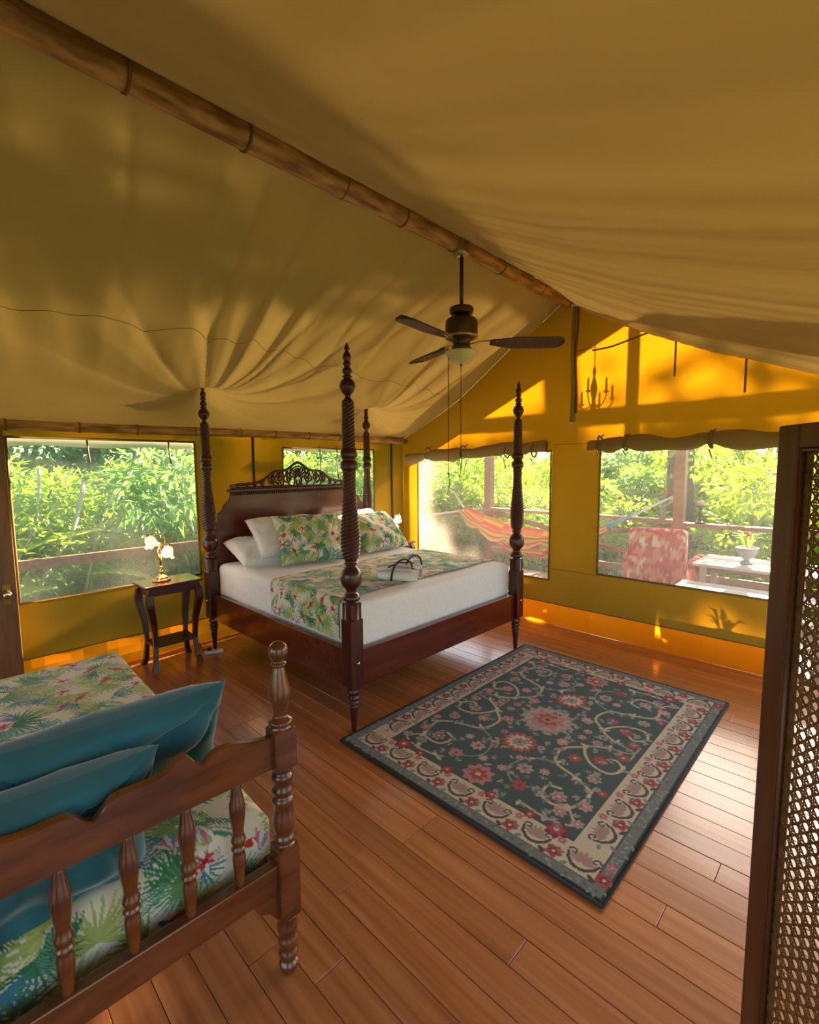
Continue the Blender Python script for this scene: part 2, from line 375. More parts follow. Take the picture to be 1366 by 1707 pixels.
def tropical(seed, base=(.74, .68, .50), n=500):
    r = random.Random(seed); cv = np.ones((n, n, 3)) * np.array(base)
    greens = [(.05, .19, .09), (.12, .30, .12), (.26, .38, .10), (.44, .49, .15), (.55, .56, .22), (.06, .25, .17), (.14, .36, .26), (.38, .44, .13)]
    def fan(x, y, R, a0, col, m=19, arc=3.9):
        for i in range(m):
            a = a0 - arc / 2 + arc * i / (m - 1); ln = R * (.75 + .25 * math.cos((i / (m - 1) - .5) * 2.2)) * r.uniform(.88, 1.06)
            k = r.uniform(.82, 1.2); blade(cv, x, y, a, ln, R * .042, tuple(min(1, c * k) for c in col), r.uniform(-.15, .15))
    def fern(x, y, R, a0, col, bend=.5):
        m = 16
        for i in range(m):
            t = i / m; px = x + R * t * math.cos(a0 + bend * t * .5); py = y + R * t * math.sin(a0 + bend * t * .5); aa = a0 + bend * t
            for sgn in (-1, 1):
                k = r.uniform(.8, 1.2); blade(cv, px, py, aa + sgn * .95, R * .34 * math.sin(PI * (t * .85 + .15)), R * .016, tuple(min(1, c * k) for c in col), -sgn * .4)
    def bigleaf(x, y, R, a0, col):
        blade(cv, x, y, a0, R, R * .24, col, .3)
        for i in range(6):
            t = .15 + .13 * i
            for sgn in (-1, 1): blade(cv, x + R * t * math.cos(a0 + .12 * t), y + R * t * math.sin(a0 + .12 * t), a0 + .15 * t + sgn * .8, R * .22 * math.sin(PI * t), R * .012, tuple(c * 1.45 for c in col))
    def flower(x, y, R, c1, c2):
        for i in range(9):
            a = i * 2 * PI / 9 + r.random(); blade(cv, x, y, a, R * r.uniform(.8, 1.1), R * .15, (.80, .72, .66) if i % 2 else (.72, .50, .46))
        for i in range(6):
            a = i * 2 * PI / 6 + r.random(); blade(cv, x, y, a, R * .6, R * .11, c1)
        disc(cv, x, y, R * .14, c2, True)
    def strel(x, y, R, a0):
        for i in range(6):
            a = a0 + (i - 2.5) * .28; blade(cv, x, y, a, R * r.uniform(.8, 1.1), R * .07, [(.78, .72, .70), (.62, .16, .28), (.75, .66, .66), (.10, .30, .52), (.66, .22, .34)][i % 5])
    def bird(x, y, R, a0):
        blade(cv, x, y, a0, R, R * .28, (.62, .03, .02), .4); blade(cv, x, y, a0 + PI + .3, R * .6, R * .14, (.05, .16, .34), .2)
        disc(cv, x + R * .95 * math.cos(a0 + .2), y + R * .95 * math.sin(a0 + .2), R * .17, (.64, .04, .03), True)
    g = 9; cell = n / g
    order = [(i, j) for i in range(g) for j in range(g)]; r.shuffle(order)
    for (i, j) in order:
        x = (i + r.random()) * cell; y = (j + r.random()) * cell; a = r.random() * 6.28; q = r.random()
        col = r.choice(greens)
        if q < .6: fan(x, y, n * r.uniform(.09, .14), a, r.choice(greens[2:5] + greens[7:] + greens[:2]))
        elif q < .85: fern(x, y, n * r.uniform(.14, .2), a, r.choice(greens[:2] + greens[5:7]), r.uniform(-.6, .6))
        else: bigleaf(x, y, n * r.uniform(.12, .17), a, r.choice(greens))
    r.shuffle(order)
    for q, (i, j) in enumerate(order):
        x = (i + r.random()) * cell; y = (j + r.random()) * cell; a = r.random() * 6.28; k = q % 7
        if k == 0: flower(x, y, n * .055, (.62, .05, .06), (.30, .02, .06))
        elif k == 1: fan(x, y, n * r.uniform(.07, .11), a, r.choice(greens[:4]), 13, 3.2)
        elif k == 2: strel(x, y, n * .085, a)
        elif k == 3: fern(x, y, n * .13, a, greens[6], .4)
        elif k == 4: bird(x, y, n * .055, a)
        else: fan(x, y, n * .08, a, (.06, .22, .30), 9, 2.6)
    return cv
PRINT_A = tropical(3)
PRINT_B = tropical(11, base=(.72, .67, .52))

def sample(cv, u, v, size=1.0):
    n = cv.shape[0]; i = (np.floor(np.asarray(v) / size * n).astype(int)) % n; j = (np.floor(np.asarray(u) / size * n).astype(int)) % n
    return cv[i, j]

# ------------------------------------------------------------------ the tent shell
RX, RZ = 2.207, 3.15       # ridge
EX = 5.4                    # right eave
Y_FRONT = -6.6
XL = [0, .27, .6, .92, 1.25, 1.56, 1.86, RX]; ZL = [1.93, 2.04, 2.18, 2.345, 2.56, 2.775, 2.925, RZ]
XR = [RX, 2.55, 2.88, 3.43, 4.02, 4.6, EX]; ZR = [RZ, 2.935, 2.745, 2.475, 2.255, 2.06, 1.90]
def roof_z(x):
    x = np.asarray(x, float)
    return np.where(x <= RX, np.interp(x, XL, ZL), np.interp(x, XR, ZR))

BX0, BX1, BY0, BY1, HP = .235, 2.175, -2.612, -.806, 2.285   # bed posts
POSTS = [(BX0, BY0), (BX1, BY0), (BX1, BY1), (BX0, BY1)]

def ceil_disp(X, Y):
    z = np.zeros_like(X)
    left = np.clip((RX - X) / .25, 0, 1) * np.clip(X / .2, 0, 1)
    # canvas lifted by the two head posts, folds running out from there
    for (px, py), h, am, reach in ((POSTS[0], .305, .030, 1.05), (POSTS[3], .27, .018, .7)):
        dx, dy = X - px, Y - py; r = np.hypot(dx, dy); th = np.arctan2(dy, dx)
        z += h * np.exp(-(r / .24) ** 1.1) * np.clip((X + .02) / .15, 0, 1)
        wv = (1 - 2 * np.abs(np.sin(6.5 * th + .9 * np.sin(2.3 * th) + .3))) * .55 + (1 - 2 * np.abs(np.sin(11 * th + 1.4 * np.sin(3.1 * th)))) * .45 + 0 * np.cos(13 * th + 1.2 + .6 * np.sin(3 * th)) * .6 + np.cos(21 * th + .4 + .8 * np.sin(2 * th)) * .4
        z += am * np.sign(wv) * np.abs(wv) ** 1.3 * np.exp(-((r - reach) / (.75 * reach)) ** 2) * np.clip(r / .3, 0, 1) * left * np.clip(1.2 - np.abs(th - .2) / 1.9, 0, 1)
    # hanging folds from the ridge on the left slope
    u = Y + .25 * (RX - X) * np.tanh((Y + 2.6) * .9)
    f = (.6 - 1.6 * np.abs(np.sin(u * 4.2 + 1.3 * np.sin(u * 1.7)))) * .6 * (.4 + .6 * np.sin(u * 1.3 + X) ** 2) + np.sin(u * 19 + 2 * np.sin(u * 3.1 + 1) + X) * .25 + .3 * (1 - 2 * np.abs(np.sin(u * 7.3 + .7 * X)))
    z += .026 * f * left * np.clip((X - .5) / .6, 0, 1)
    # fold from ridge end to head post
    t = (X - BX0) / (RX - BX0)
    line = BY1 + (.0 - BY1 - .05) * np.clip(t, 0, 1) ** .9
    z += -.028 * np.exp(-((Y - line) / .05) ** 2) * np.clip(t * 3, 0, 1) * left
    z += -.05 * np.exp(-((Y + .12) / .25) ** 2) * left
    # right slope: sag and long folds lying across, denser toward the gable
    right = np.clip((X - RX) / .3, 0, 1) * np.clip((EX - X) / .4, 0, 1)
    near = np.exp((Y + .0) / 1.1)
    yy = Y - .16 * np.clip(X - RX, 0, None) ** 1.4 * np.exp(Y / 2.0)
    f2 = np.sin(yy * 21 + 1.5 * np.sin(yy * 4.0)) * .55 + np.sin(yy * 37 + 2 * np.sin(yy * 6 + X)) * .3 + .4 * np.sin(yy * 8 + X * .7)
    z += right * (.036 * near * f2 + .010 * np.exp((Y + .1) / .6) * np.sin(yy * 55 + 1.2 * np.sin(yy * 9)) + .006 * np.sin(yy * 6 + .8 * X) + .004 * np.sin(yy * 13 + 1.7 * X))
    z -= .05 * right * np.exp(-((Y + .35) / .35) ** 2)
    cre = lambda q: (1 - np.abs(np.sin(q))) ** 4
    z -= right * (.030 * np.exp((Y + .05) / .7) * cre(yy * 7.5 + 1.1 * np.sin(yy * 2.7) + .12 * X) + .022 * np.exp((Y + .05) / .9) * cre(yy * 11.3 + 1.6 * np.sin(yy * 3.3 + 1) - .2 * X)
                  + .016 * np.exp(-((Y + 2.0) / 1.3) ** 2) * cre(yy * 2.9 + .5 + .35 * X) * np.clip((X - 2.9) / .6, 0, 1))
    px, py = POSTS[0]; r_ = np.hypot(X - px, Y - py); th_ = np.arctan2(Y - py, X - px)
    z -= left * .040 * cre(8.5 * th_ + 1.0 * np.sin(2.1 * th_) + .5) * np.exp(-((r_ - .85) / .65) ** 2) * np.clip(r_ / .35, 0, 1) * np.clip(1.25 - np.abs(th_ - .35) / 1.5, 0, 1)
    z -= left * .045 * cre(u * 3.4 + .9 * np.sin(u * 1.9) + .4) * np.clip((X - .9) / .6, 0, 1) * (.35 + .65 * np.sin(u * 2.1 + 1.3 * X) ** 2)
    z -= left * .018 * cre(u * 6.1 + .9 * np.sin(u * 2.9) + 1.4) * np.clip((X - .7) / .6, 0, 1) * np.exp(-((Y + 1.7) / .9) ** 2)
    edge = np.clip(-Y / .12, 0, 1) * np.clip((Y - Y_FRONT) / .12, 0, 1)
    return z * edge

def make_ceiling():
    xs = np.unique(np.concatenate([np.linspace(0, RX, 150), np.linspace(RX, EX, 110)]))
    ys = np.linspace(Y_FRONT, 0, 330)
    X, Y = np.meshgrid(xs, ys, indexing='ij')
    Z = roof_z(X) + ceil_disp(X, Y)
    V = np.stack([X, Y, Z], -1).reshape(-1, 3)
    me = fastmesh('ceiling', V, gridq(len(xs), len(ys)))
    o = link('ceiling', me, M['canvas_roof']); tag(o, kind='structure'); return o
ceiling = make_ceiling()

# seam along the left slope
def seam_on_roof(name, pts):
    P = []
    for (x, y) in pts:
        z = float(roof_z(x)) + float(ceil_disp(np.array([x]), np.array([y]))[0]) - .004; P.append((x, y, z))
    return MB().tube(P, .0017, 5).build(name, M['roofseam'], ceiling, True)
ys = np.linspace(-5.2, -.05, 160)
seam_on_roof('seam', [(float(np.interp(y, [-5.2, -4.0, -3.0, -2.5, -1.5, -.05], [1.06, 1.075, 1.13, 1.12, 1.02, .95])), y) for y in ys])

def wall_grid(name, mat, axis, at, a0, a1, holes, topf, z0=0.0, wav=.006, flip=False, split=1.86, step=.06, parent=None):
    """axis 'x': wall in plane X=at running along Y ; 'y': plane Y=at running along X"""
    A = sorted(set(list(np.round(np.arange(a0, a1, step), 4)) + [a1] + [h[0] for h in holes] + [h[1] for h in holes]))
    Zl = sorted(set(list(np.round(np.arange(z0, split, step), 4)) + [split] + [h[2] for h in holes] + [h[3] for h in holes]))
    nT = 14; V = []; idx = {}
    rows = Zl + [('t', k) for k in range(1, nT + 1)]
    for i, a in enumerate(A):
        tz = topf(a)
        for j, r in enumerate(rows):
            z = r if not isinstance(r, tuple) else split + (tz - split) * r[1] / nT
            w = wav * (math.sin(a * 5.1 + z * 2.0) + .7 * math.sin(a * 9.3 - z * 3.7 + 1) + .5 * math.sin(z * 8 + a * 2)) * min(1, (z - z0) * 5) * (1 if not isinstance(r, tuple) else 1 - .9 * r[1] / nT)
            idx[i, j] = len(V)
            V.append((at + w, a, z) if axis == 'x' else (a, at + w, z))
    Fc = []
    for i in range(len(A) - 1):
        for j in range(len(rows) - 1):
            am = (A[i] + A[i + 1]) / 2
            if not isinstance(rows[j + 1], tuple):
                zm = (rows[j] + rows[j + 1]) / 2
                if any(h[0] < am < h[1] and h[2] < zm < h[3] for h in holes): continue
            Fc.append((idx[i, j], idx[i + 1, j], idx[i + 1, j + 1], idx[i, j + 1]))
    used = sorted({k for f in Fc for k in f}); mp = {k: n for n, k in enumerate(used)}
    o = obj(name, [V[k] for k in used], [tuple(mp[k] for k in f) for f in Fc], mat, parent, True)
    tag(o, kind='structure'); return o

BAND = .21
W1 = (-3.90, -2.615, .635, 1.82); W2 = (-1.735, -.505, .75, 1.79)
G1 = (.275, 2.06, .45, 1.73); G2 = (2.545, 3.88, .585, 1.755); GD = (4.02, 4.95, BAND + .0, 1.83)
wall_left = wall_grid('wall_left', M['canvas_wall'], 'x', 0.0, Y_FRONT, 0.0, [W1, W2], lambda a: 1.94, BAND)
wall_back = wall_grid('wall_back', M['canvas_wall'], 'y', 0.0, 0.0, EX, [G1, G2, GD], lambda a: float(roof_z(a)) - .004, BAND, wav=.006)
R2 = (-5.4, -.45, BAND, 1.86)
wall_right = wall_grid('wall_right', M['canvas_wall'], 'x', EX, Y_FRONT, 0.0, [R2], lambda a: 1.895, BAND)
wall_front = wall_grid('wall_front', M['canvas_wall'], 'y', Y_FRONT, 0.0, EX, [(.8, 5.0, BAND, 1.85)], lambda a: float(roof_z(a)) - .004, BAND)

def band(name, axis, at, a0, a1, openings=()):
    segs = []; cur = a0
    for o0, o1 in openings:
        segs.append((cur, o0)); cur = o1
    segs.append((cur, a1)); mb = MB()
    for s0, s1 in segs:
        n = max(2, int((s1 - s0) / .08)); zs = [0, .02, .07, .14, BAND]
        for k in range(n):
            aa, bb = s0 + (s1 - s0) * k / n, s0 + (s1 - s0) * (k + 1) / n
            for j in range(4):
                def pt(a, z):
                    w = .004 * math.sin(a * 14 + z * 9) * (z / BAND) + .012 * (1 - z / BAND) ** 3
                    s = 1 if at < .1 and axis == 'x' else -1
                    return (at + s * w, a, z) if axis == 'x' else (a, at - w if at > -1 else at + w, z)
                mb.add([pt(aa, zs[j]), pt(bb, zs[j]), pt(bb, zs[j + 1]), pt(aa, zs[j + 1])], [(0, 1, 2, 3)])
    o = mb.build(name, M['band'], None, True); tag(o, kind='structure'); return o
band('baseboard_left', 'x', 0.0, Y_FRONT, 0.0)
band('baseboard_back', 'y', 0.0, 0.0, EX, [(GD[0], GD[1])])
band('baseboard_right', 'x', EX, Y_FRONT, 0.0, [(R2[0], R2[1])])
band('baseboard_front', 'y', Y_FRONT, 0.0, EX, [(.8, 5.0)])
# seams on the walls
sm = MB()
sm.tube([(0.004 + .006, y, BAND + .006) for y in np.linspace(Y_FRONT, 0, 60)], .004, 5); sm.build('seam', M['seam'], wall_left, True)
sm = MB().tube([(x, -.010, BAND + .006) for x in np.linspace(0, GD[0], 50)], .004, 5); sm.build('seam', M['seam'], wall_back, True)
for (x0, x1, z) in ((2.09, 2.53, 1.79), (2.09, 2.56, .57), (2.24, 2.47, 2.64)):
    MB().tube([(x, -.014, z) for x in np.linspace(x0, x1, 8)], .0025, 5).build('seam', M['seam'], wall_back, True)
# cord sagging across the gable and short straps hanging from the roof edge
cordp = smoothprof([(2.45, -.03, 2.615), (2.62, -.03, 2.62), (2.80, -.03, 2.655), (2.95, -.03, 2.68), (3.10, -.03, 2.66)], 6)
tag(MB().tube(cordp, .008, 6).build('cord', M['seam'], None, True), 'dark cord slung across the sunlit gable canvas under the roof', 'cord')
for k, (x, zt, zb) in enumerate(((3.13, 2.60, 2.30), (3.61, 2.37, 2.12))):
    o = MB().box(x - .007, x + .007, -.020, -.014, zb, zt).build('hanging_strap', M['strap'])
    tag(o, ['narrow strap hanging on the gable, nearest the roof ridge', 'narrow strap hanging on the gable, nearest the cane screen'][k], 'strap', 'straps on the gable')

# floor: boards laid along X
floor = MB().box(-.02, EX + .02, Y_FRONT - .02, .02, -.10, -.034).build('floor', M['subfloor']); tag(floor, kind='structure')
PW = .1163
def make_plank(Lx):
    return MB().box(0, Lx, 0, PW - .0018, -.034, 0, .0016)
plank_meshes = {}
y = 0.0 - PW; row = 0
while y > Y_FRONT:
    xcur = 0.0; cuts = []
    off = random.choice([.9, 1.6, 2.3, 3.0, 3.35, 3.8]) + random.uniform(-.2, .2)
    ends = [off, min(EX, off + random.choice([1.4, 2.0, 2.6]))]
    if ends[-1] < EX - .3: ends.append(EX)
    else: ends[-1] = EX
    for e in ends:
        ln = round((e - xcur) / .1) * .1 if e < EX else EX - xcur
        if ln < .05: continue
        key = round(ln, 2)
        if key not in plank_meshes:
            mb = make_plank(ln - .002); o = mb.build('plank', M['floor'], floor); plank_meshes[key] = o.data
        else:
            o = link('plank', plank_meshes[key], None, floor)
        o.location = (xcur, y, random.uniform(-.0012, .0)); xcur += ln
    y -= PW; row += 1

# ------------------------------------------------------------------ windows: insect screens with hems
def window(n, axis, at, h, mat, inset):
    a0, a1, z0, z1 = h; nu, nv = 24, 18; V = []
    for i in range(nu):
        for j in range(nv):
            a = a0 - .01 + (a1 - a0 + .02) * i / (nu - 1); z = z0 - .01 + (z1 - z0 + .02) * j / (nv - 1)
            w = .004 * math.sin(a * 7 + z * 4)
            V.append((at + inset + w, a, z) if axis == 'x' else (a, at + inset + w, z))
    o = link('window_%d' % n, fastmesh('window', V, gridq(nu, nv)), mat); tag(o, kind='structure')
    s = 1 if inset < 0 and axis == 'x' else -1
    ia = at + (.012 if axis == 'x' else -.012)
    mb = MB()
    loop = [(a0, z0), (a1, z0), (a1, z1), (a0, z1), (a0, z0)]
    P = [((ia, a, z) if axis == 'x' else (a, ia, z)) for a, z in loop]
    for p, q in zip(P[:-1], P[1:]): mb.tube([p, q], .009, 6)
    mb.build('hem', M['hem'], o, True); return o
window(1, 'x', 0.0, W1, M['screen'], -.012); window(2, 'x', 0.0, W2, M['screen'], -.012)
window(3, 'y', 0.0, G1, M['screen_back'], .012); window(4, 'y', 0.0, G2, M['screen_back'], .012)

# rolled-up canvas flaps above the gable windows
def canvas_roll(label, x0, x1, z, rad, ties, seed, zr=0.0):
    r = random.Random(seed); nx = 60; ns = 64; V = []
    for i in range(nx):
        t = i / (nx - 1); x = x0 + (x1 - x0) * t
        sag = -.02 * math.sin(PI * t * 2.5 + seed) ** 2 + zr * (t - .5)
        for tx in ties:
            sag += .018 * math.exp(-((x - tx) / .09) ** 2)
        k = 1 + .16 * math.sin(x * 8 + seed) + .10 * math.sin(x * 19 + 2 * seed)
        for tx in ties: k *= 1 - .28 * math.exp(-((x - tx) / .05) ** 2)
        for j in range(ns):
            s = j / (ns - 1); th = s * 2.6 * 2 * PI + .5; rr = rad * (.25 + .75 * s) * k
            V.append((x + .004 * math.sin(th), -.035 - rad + rr * math.cos(th) * .8 , z + sag + rr * math.sin(th) * 1.05))
    root = empty('canvas_roll', ((x0 + x1) / 2, -.07, z)); tag(root, label, 'canvas roll', 'rolled flaps above the gable windows')
    o = link('canvas', fastmesh('canvas', np.array(V) - np.array(root.location), gridq(nx, ns)), M['canvas_flap'], root)
    for tx in ties:
        P = [(tx - root.location.x + .006 * math.sin(3 * a), -.035 - rad + .07 + (rad * .95) * math.cos(a) * .8 , .006 + rad * 1.02 * math.sin(a)) for a in np.linspace(0, 2 * PI, 18)]
        mb = MB().tube(P, .006, 6, flat=1.6); mb.tube([(tx - root.location.x + .01, -.02, rad * .95), (tx - root.location.x + .012, .03, rad * 1.3)], .006, 6)
        ln = r.uniform(.03, .12)
        mb.tube([(tx - root.location.x, -.035 - rad, -rad), (tx - root.location.x + .02, -.02 - rad, -rad - ln)], .005, 5)
        mb.build('strap', M['strap'], root, True)
    return root
canvas_roll('rolled canvas flap above the gable window beside the four-poster bed', .17, 2.06, 1.735, .070, (.52, 1.05, 1.62, 1.93), 1, .09)
canvas_roll('rolled canvas flap above the gable window beside the cane screen', 2.47, 3.95, 1.775, .066, (2.57, 2.80, 3.43), 4, .01)
# pale flaps and ties inside the top of the left windows
for k, h in enumerate((W1, W2)):
    a0, a1 = h[0], h[1]; V = []; nu = 40
    for i in range(nu):
        a = a0 + (a1 - a0) * i / (nu - 1)
        V += [(-.02, a, h[3] + .01), (-.03, a, h[3] - .03), (-.02, a, h[3] - (.062 if k == 0 else .03) - .006 * math.sin(a * 9))]
    o = link('window_valance', fastmesh('window_valance', V, gridq(nu, 3)), M['paleflap'])
    tag(o, ['pale green canvas strip along the top of the large window by the lamp', 'pale canvas strip along the top of the window behind the headboard'][k], 'valance')
TIES = ((-3.42, .16, 'thin tie hanging in the left window, nearer the door'), (-2.83, .17, 'thin tie hanging in the left window, nearer the bed post'),
        (-1.28, .30, 'thin tie hanging in the window behind the headboard, left one'), (-1.05, .34, 'thin tie hanging in the window behind the headboard, right one'))
for y, ln, lb in TIES:
    o = MB().tube([(.006, y, 1.82), (.012, y + .004, 1.78 - ln * .5), (.016, y + .01, 1.80 - ln)], .007, 6, flat=.5).build('window_tie', M['strap'], None, True)
    tag(o, lb, 'window tie', 'ties hanging in the left windows')

# ------------------------------------------------------------------ bamboo poles and tent poles
def bamboo(name, label, p0, p1, rad, nodes, knots=()):
    p0, p1 = Vector(p0), Vector(p1); root = empty(name, p0); tag(root, label, 'bamboo pole')
    d = p1 - p0; ln = d.length; n = 110; P = []; Rr = []
    for i in range(n + 1):
        t = i / n; rr = rad * (1 + .03 * math.sin(t * 23))
        for nd in nodes: rr *= 1 + .10 * math.exp(-((t - nd) * ln / .02) ** 2)
        off = Vector((.012 * math.sin(t * 7), 0, .010 * math.sin(t * 9 + 1)))
        P.append(d * t + off); Rr.append(rr)
    MB().tube(P, Rr, 20).build('culm', M['bamboo'], root, True)
    for nd in nodes:
        c = d * nd + Vector((.012 * math.sin(nd * 7), 0, .010 * math.sin(nd * 9 + 1)))
        u = d.normalized(); MB().tube([c - u * .006, c + u * .006], rad * 1.13, 20).build('joint_ring', M['bamboo_node'], root, True)
    return root
bamboo('ridge_pole', 'thick bamboo pole running along the ridge of the tent roof', (RX, Y_FRONT + .05, RZ - .055), (RX, -.03, RZ - .055), .056,
       [.06, .16, .27, .375, .44, .515, .60, .67, .745, .83, .92])
hp = bamboo('header_pole', 'bamboo pole along the eave above the left windows', (.045, Y_FRONT + .05, 1.915), (.045, .0, 1.905), .036,
       [.05, .12, .2, .3, .405, .47, .53, .60, .665, .72, .78, .84, .90, .95])
tag(MB().tube([(.075, y, 1.952) for y in np.linspace(Y_FRONT + .05, 0, 30)], .020, 8).build('dark_batten', M['darkpole'], hp, True))
# fix batten to local space of the pole
b_ = hp.children[-1]; b_.location = (-hp.location.x, -hp.location.y, -hp.location.z)
for y, zb, lb in ((-2.06, BAND, 'dark upright tent pole between the two left windows, behind the headboard'), (-.215, .0, 'dark upright tent pole in the corner beside the second lamp')):
    pts = [(.022, y + .006 * math.sin(z * 3), z) for z in np.linspace(.0, 1.88, 20)]
    tag(MB().tube(pts, .013, 8).build('tent_pole', M['darkpole'], None, True), lb, 'tent pole')
# canvas bundle hanging from the ridge end on the gable
root = empty('ridge_drop', (2.285, -.05, 1.97)); tag(root, 'narrow bundled canvas drop tied at the ridge end on the gable', 'canvas drop')
P = [(.0 + .01 * math.sin(z * 6), 0, z) for z in np.linspace(0.02, 1.06, 24)]
MB().tube(P, [.034 - .012 * t for t in np.linspace(0, 1, 24)], 10, flat=.7).build('bundle', M['canvas_flap'], root, True)
MB().tube([(.03 + .008 * math.sin(z * 8), -.006, z) for z in np.linspace(.1, 1.05, 16)], .012, 8).build('cord', M['bamboo_node'], root, True)
MB().sphere((-.01, -.005, .02), .028, 10).build('knot', M['rope'], root, True)
MB().sphere((.0, .0, 1.07), .036, 10, (1, .8, .6)).build('tie', M['rope'], root, True)

# ------------------------------------------------------------------ four-poster bed
bed = empty('four_poster_bed', (1.2, -1.7, 0)); tag(bed, 'dark mahogany four-poster bed with spiral-turned posts and carved headboard', 'bed')
BL = Vector(bed.location)
def bed_post_mesh():
    n = 40; rings = []
    def ring(z, r, tw=0.0, nt=0, ph=0.0, sq=0.0):
        rings.append((z, r, tw, nt, ph))
    prof = smoothprof([(.014, 0), (.017, .03), (.022, .10), (.028, .16), (.026, .17), (.036, .185), (.028, .20), (.038, .215), (.030, .232), (.041, .25), (.036, .275), (.045, .295)], 3)
    for r, z in prof: ring(z, r)
    top = smoothprof([(.044, .795), (.030, .802), (.046, .812), (.050, .83), (.040, .85), (.030, .862), (.036, .88), (.058, .91), (.063, .945), (.057, .98), (.036, 1.01), (.030, 1.022), (.042, 1.032), (.034, 1.045), (.040, 1.06)], 3)
    for r, z in top: ring(z, r)
    for i in range(1, 170):       # spiral bulb
        t = i / 170; z = 1.06 + .51 * t
        r = np.interp(t, [0, .12, .28, .45, .65, .85, 1], [.046, .054, .055, .048, .039, .034, .036]); ring(z, r, .085, 6, -143 * z)
    mid = smoothprof([(.036, 1.57), (.047, 1.585), (.049, 1.60), (.045, 1.622), (.034, 1.635), (.046, 1.655), (.047, 1.675), (.040, 1.695), (.036, 1.70)], 3)
    for r, z in mid: ring(z, r, .04, 12, z * 40)
    for i in range(1, 90):
        t = i / 90; z = 1.70 + .265 * t; ring(z, .0365 - .004 * t, .085, 6, -150 * z)
    fin = smoothprof([(.031, 1.968), (.018, 1.98), (.016, 1.995), (.030, 2.010), (.043, 2.035), (.044, 2.055), (.034, 2.08), (.020, 2.09), (.028, 2.10), (.018, 2.112), (.027, 2.125), (.026, 2.14), (.016, 2.155), (.024, 2.17), (.017, 2.185), (.023, 2.205), (.020, 2.225), (.010, 2.24), (.015, 2.25), (.012, 2.265), (.004, HP)], 3)
    for r, z in fin: ring(z, r)
    V = []
    for (z, r, tw, nt, ph) in rings:
        for k in range(n):
            th = 2 * PI * k / n; rr = r * (1 + tw * (abs(math.sin(.5 * nt * th + ph)) * 2 - 1.2)) if nt else r
            V.append((rr * math.cos(th), rr * math.sin(th), z))
    m = len(rings); Fc = []
    for i in range(m - 1):
        for k in range(n):
            k2 = (k + 1) % n; Fc.append((i * n + k, i * n + k2, (i + 1) * n + k2, (i + 1) * n + k))
    mb = MB().add(V, Fc)
    return mb
pm = bed_post_mesh()
blk = MB().box(-.047, .047, -.047, .047, .285, .70, .004); blk.box(-.041, .041, -.041, .041, .70, .80, .004)
post0 = pm.build('bed_post', M['mahogany'], bed, True, (BX0 - BL.x, BY0 - BL.y, 0)); blk0 = blk.build('post_block', M['mahogany'], post0)
for (px, py) in POSTS[1:]:
    o = link('bed_post', post0.data, None, bed, (px - BL.x, py - BL.y, 0)); link('post_block', blk0.data, None, o)
for s in (BY0, BY1):
    bmod(MB().box(BX0 + .047 - BL.x, BX1 - .047 - BL.x, s - .016 - BL.y, s + .016 - BL.y, .27, .50).build('side_rail', M['mahogany_panel'], bed), .005)
bmod(MB().box(BX1 - .016 - BL.x, BX1 + .016 - BL.x, BY0 + .047 - BL.y, BY1 - .047 - BL.y, .27, .50).build('foot_rail', M['mahogany_panel'], bed), .005)
MB().box(BX0 + .03 - BL.x, BX1 - .02 - BL.x, BY0 + .02 - BL.y, BY1 - .02 - BL.y, .40, .445).build('slat_base', M['mahogany'], bed)
for (px, py) in POSTS:
    b = MB()
    if px == BX1: b.sphere((px - BL.x + .05, py - BL.y, .44), .011, 10)
    else: b.sphere((px - BL.x, py - BL.y - .05, .44), .011, 10)
    b.build('bolt_cap', M['chrome'], bed, True)
# headboard panel
hx = BX0
half = (BY1 - BY0) / 2 - .04; cyh = (BY0 + BY1) / 2
prof = [(-half, .35), (half, .35), (half, 1.10), (half - .03, 1.12), (half - .035, 1.19), (half - .075, 1.215), (half - .10, 1.27), (half - .15, 1.31), (half - .17, 1.385),
        (-half + .17, 1.385), (-half + .15, 1.31), (-half + .10, 1.27), (-half + .075, 1.215), (-half + .035, 1.19), (-half + .03, 1.12), (-half, 1.10)]
hb = MB().prism([(p[0] + cyh - BL.y, p[1]) for p in prof], 0, hx - .016 - BL.x, hx + .016 - BL.x).build('headboard', M['mahogany_panel'], bed); bmod(hb, .004)
MB().box(hx - .026 - BL.x, hx + .03 - BL.x, cyh - half + .14 - BL.y, cyh + half - .14 - BL.y, 1.372, 1.402, .006).build('top_moulding', M['mahogany'], hb)
mb = MB(); yb = cyh - half + .15
while yb < cyh + half - .15:
    mb.sphere((hx + .022 - BL.x, yb - BL.y, 1.358), .012, 8, (.8, .8, 1.1)); yb += .021
mb.build('bead_moulding', M['mahogany'], hb, True)['kind'] = 'stuff'
for s in (-1, 1):
    MB().box(hx - .02 - BL.x, hx + .025 - BL.x, cyh + s * (half - .19) - .028 - BL.y, cyh + s * (half - .19) + .028 - BL.y, 1.402, 1.445, .008).build('corner_block', M['mahogany'], hb)
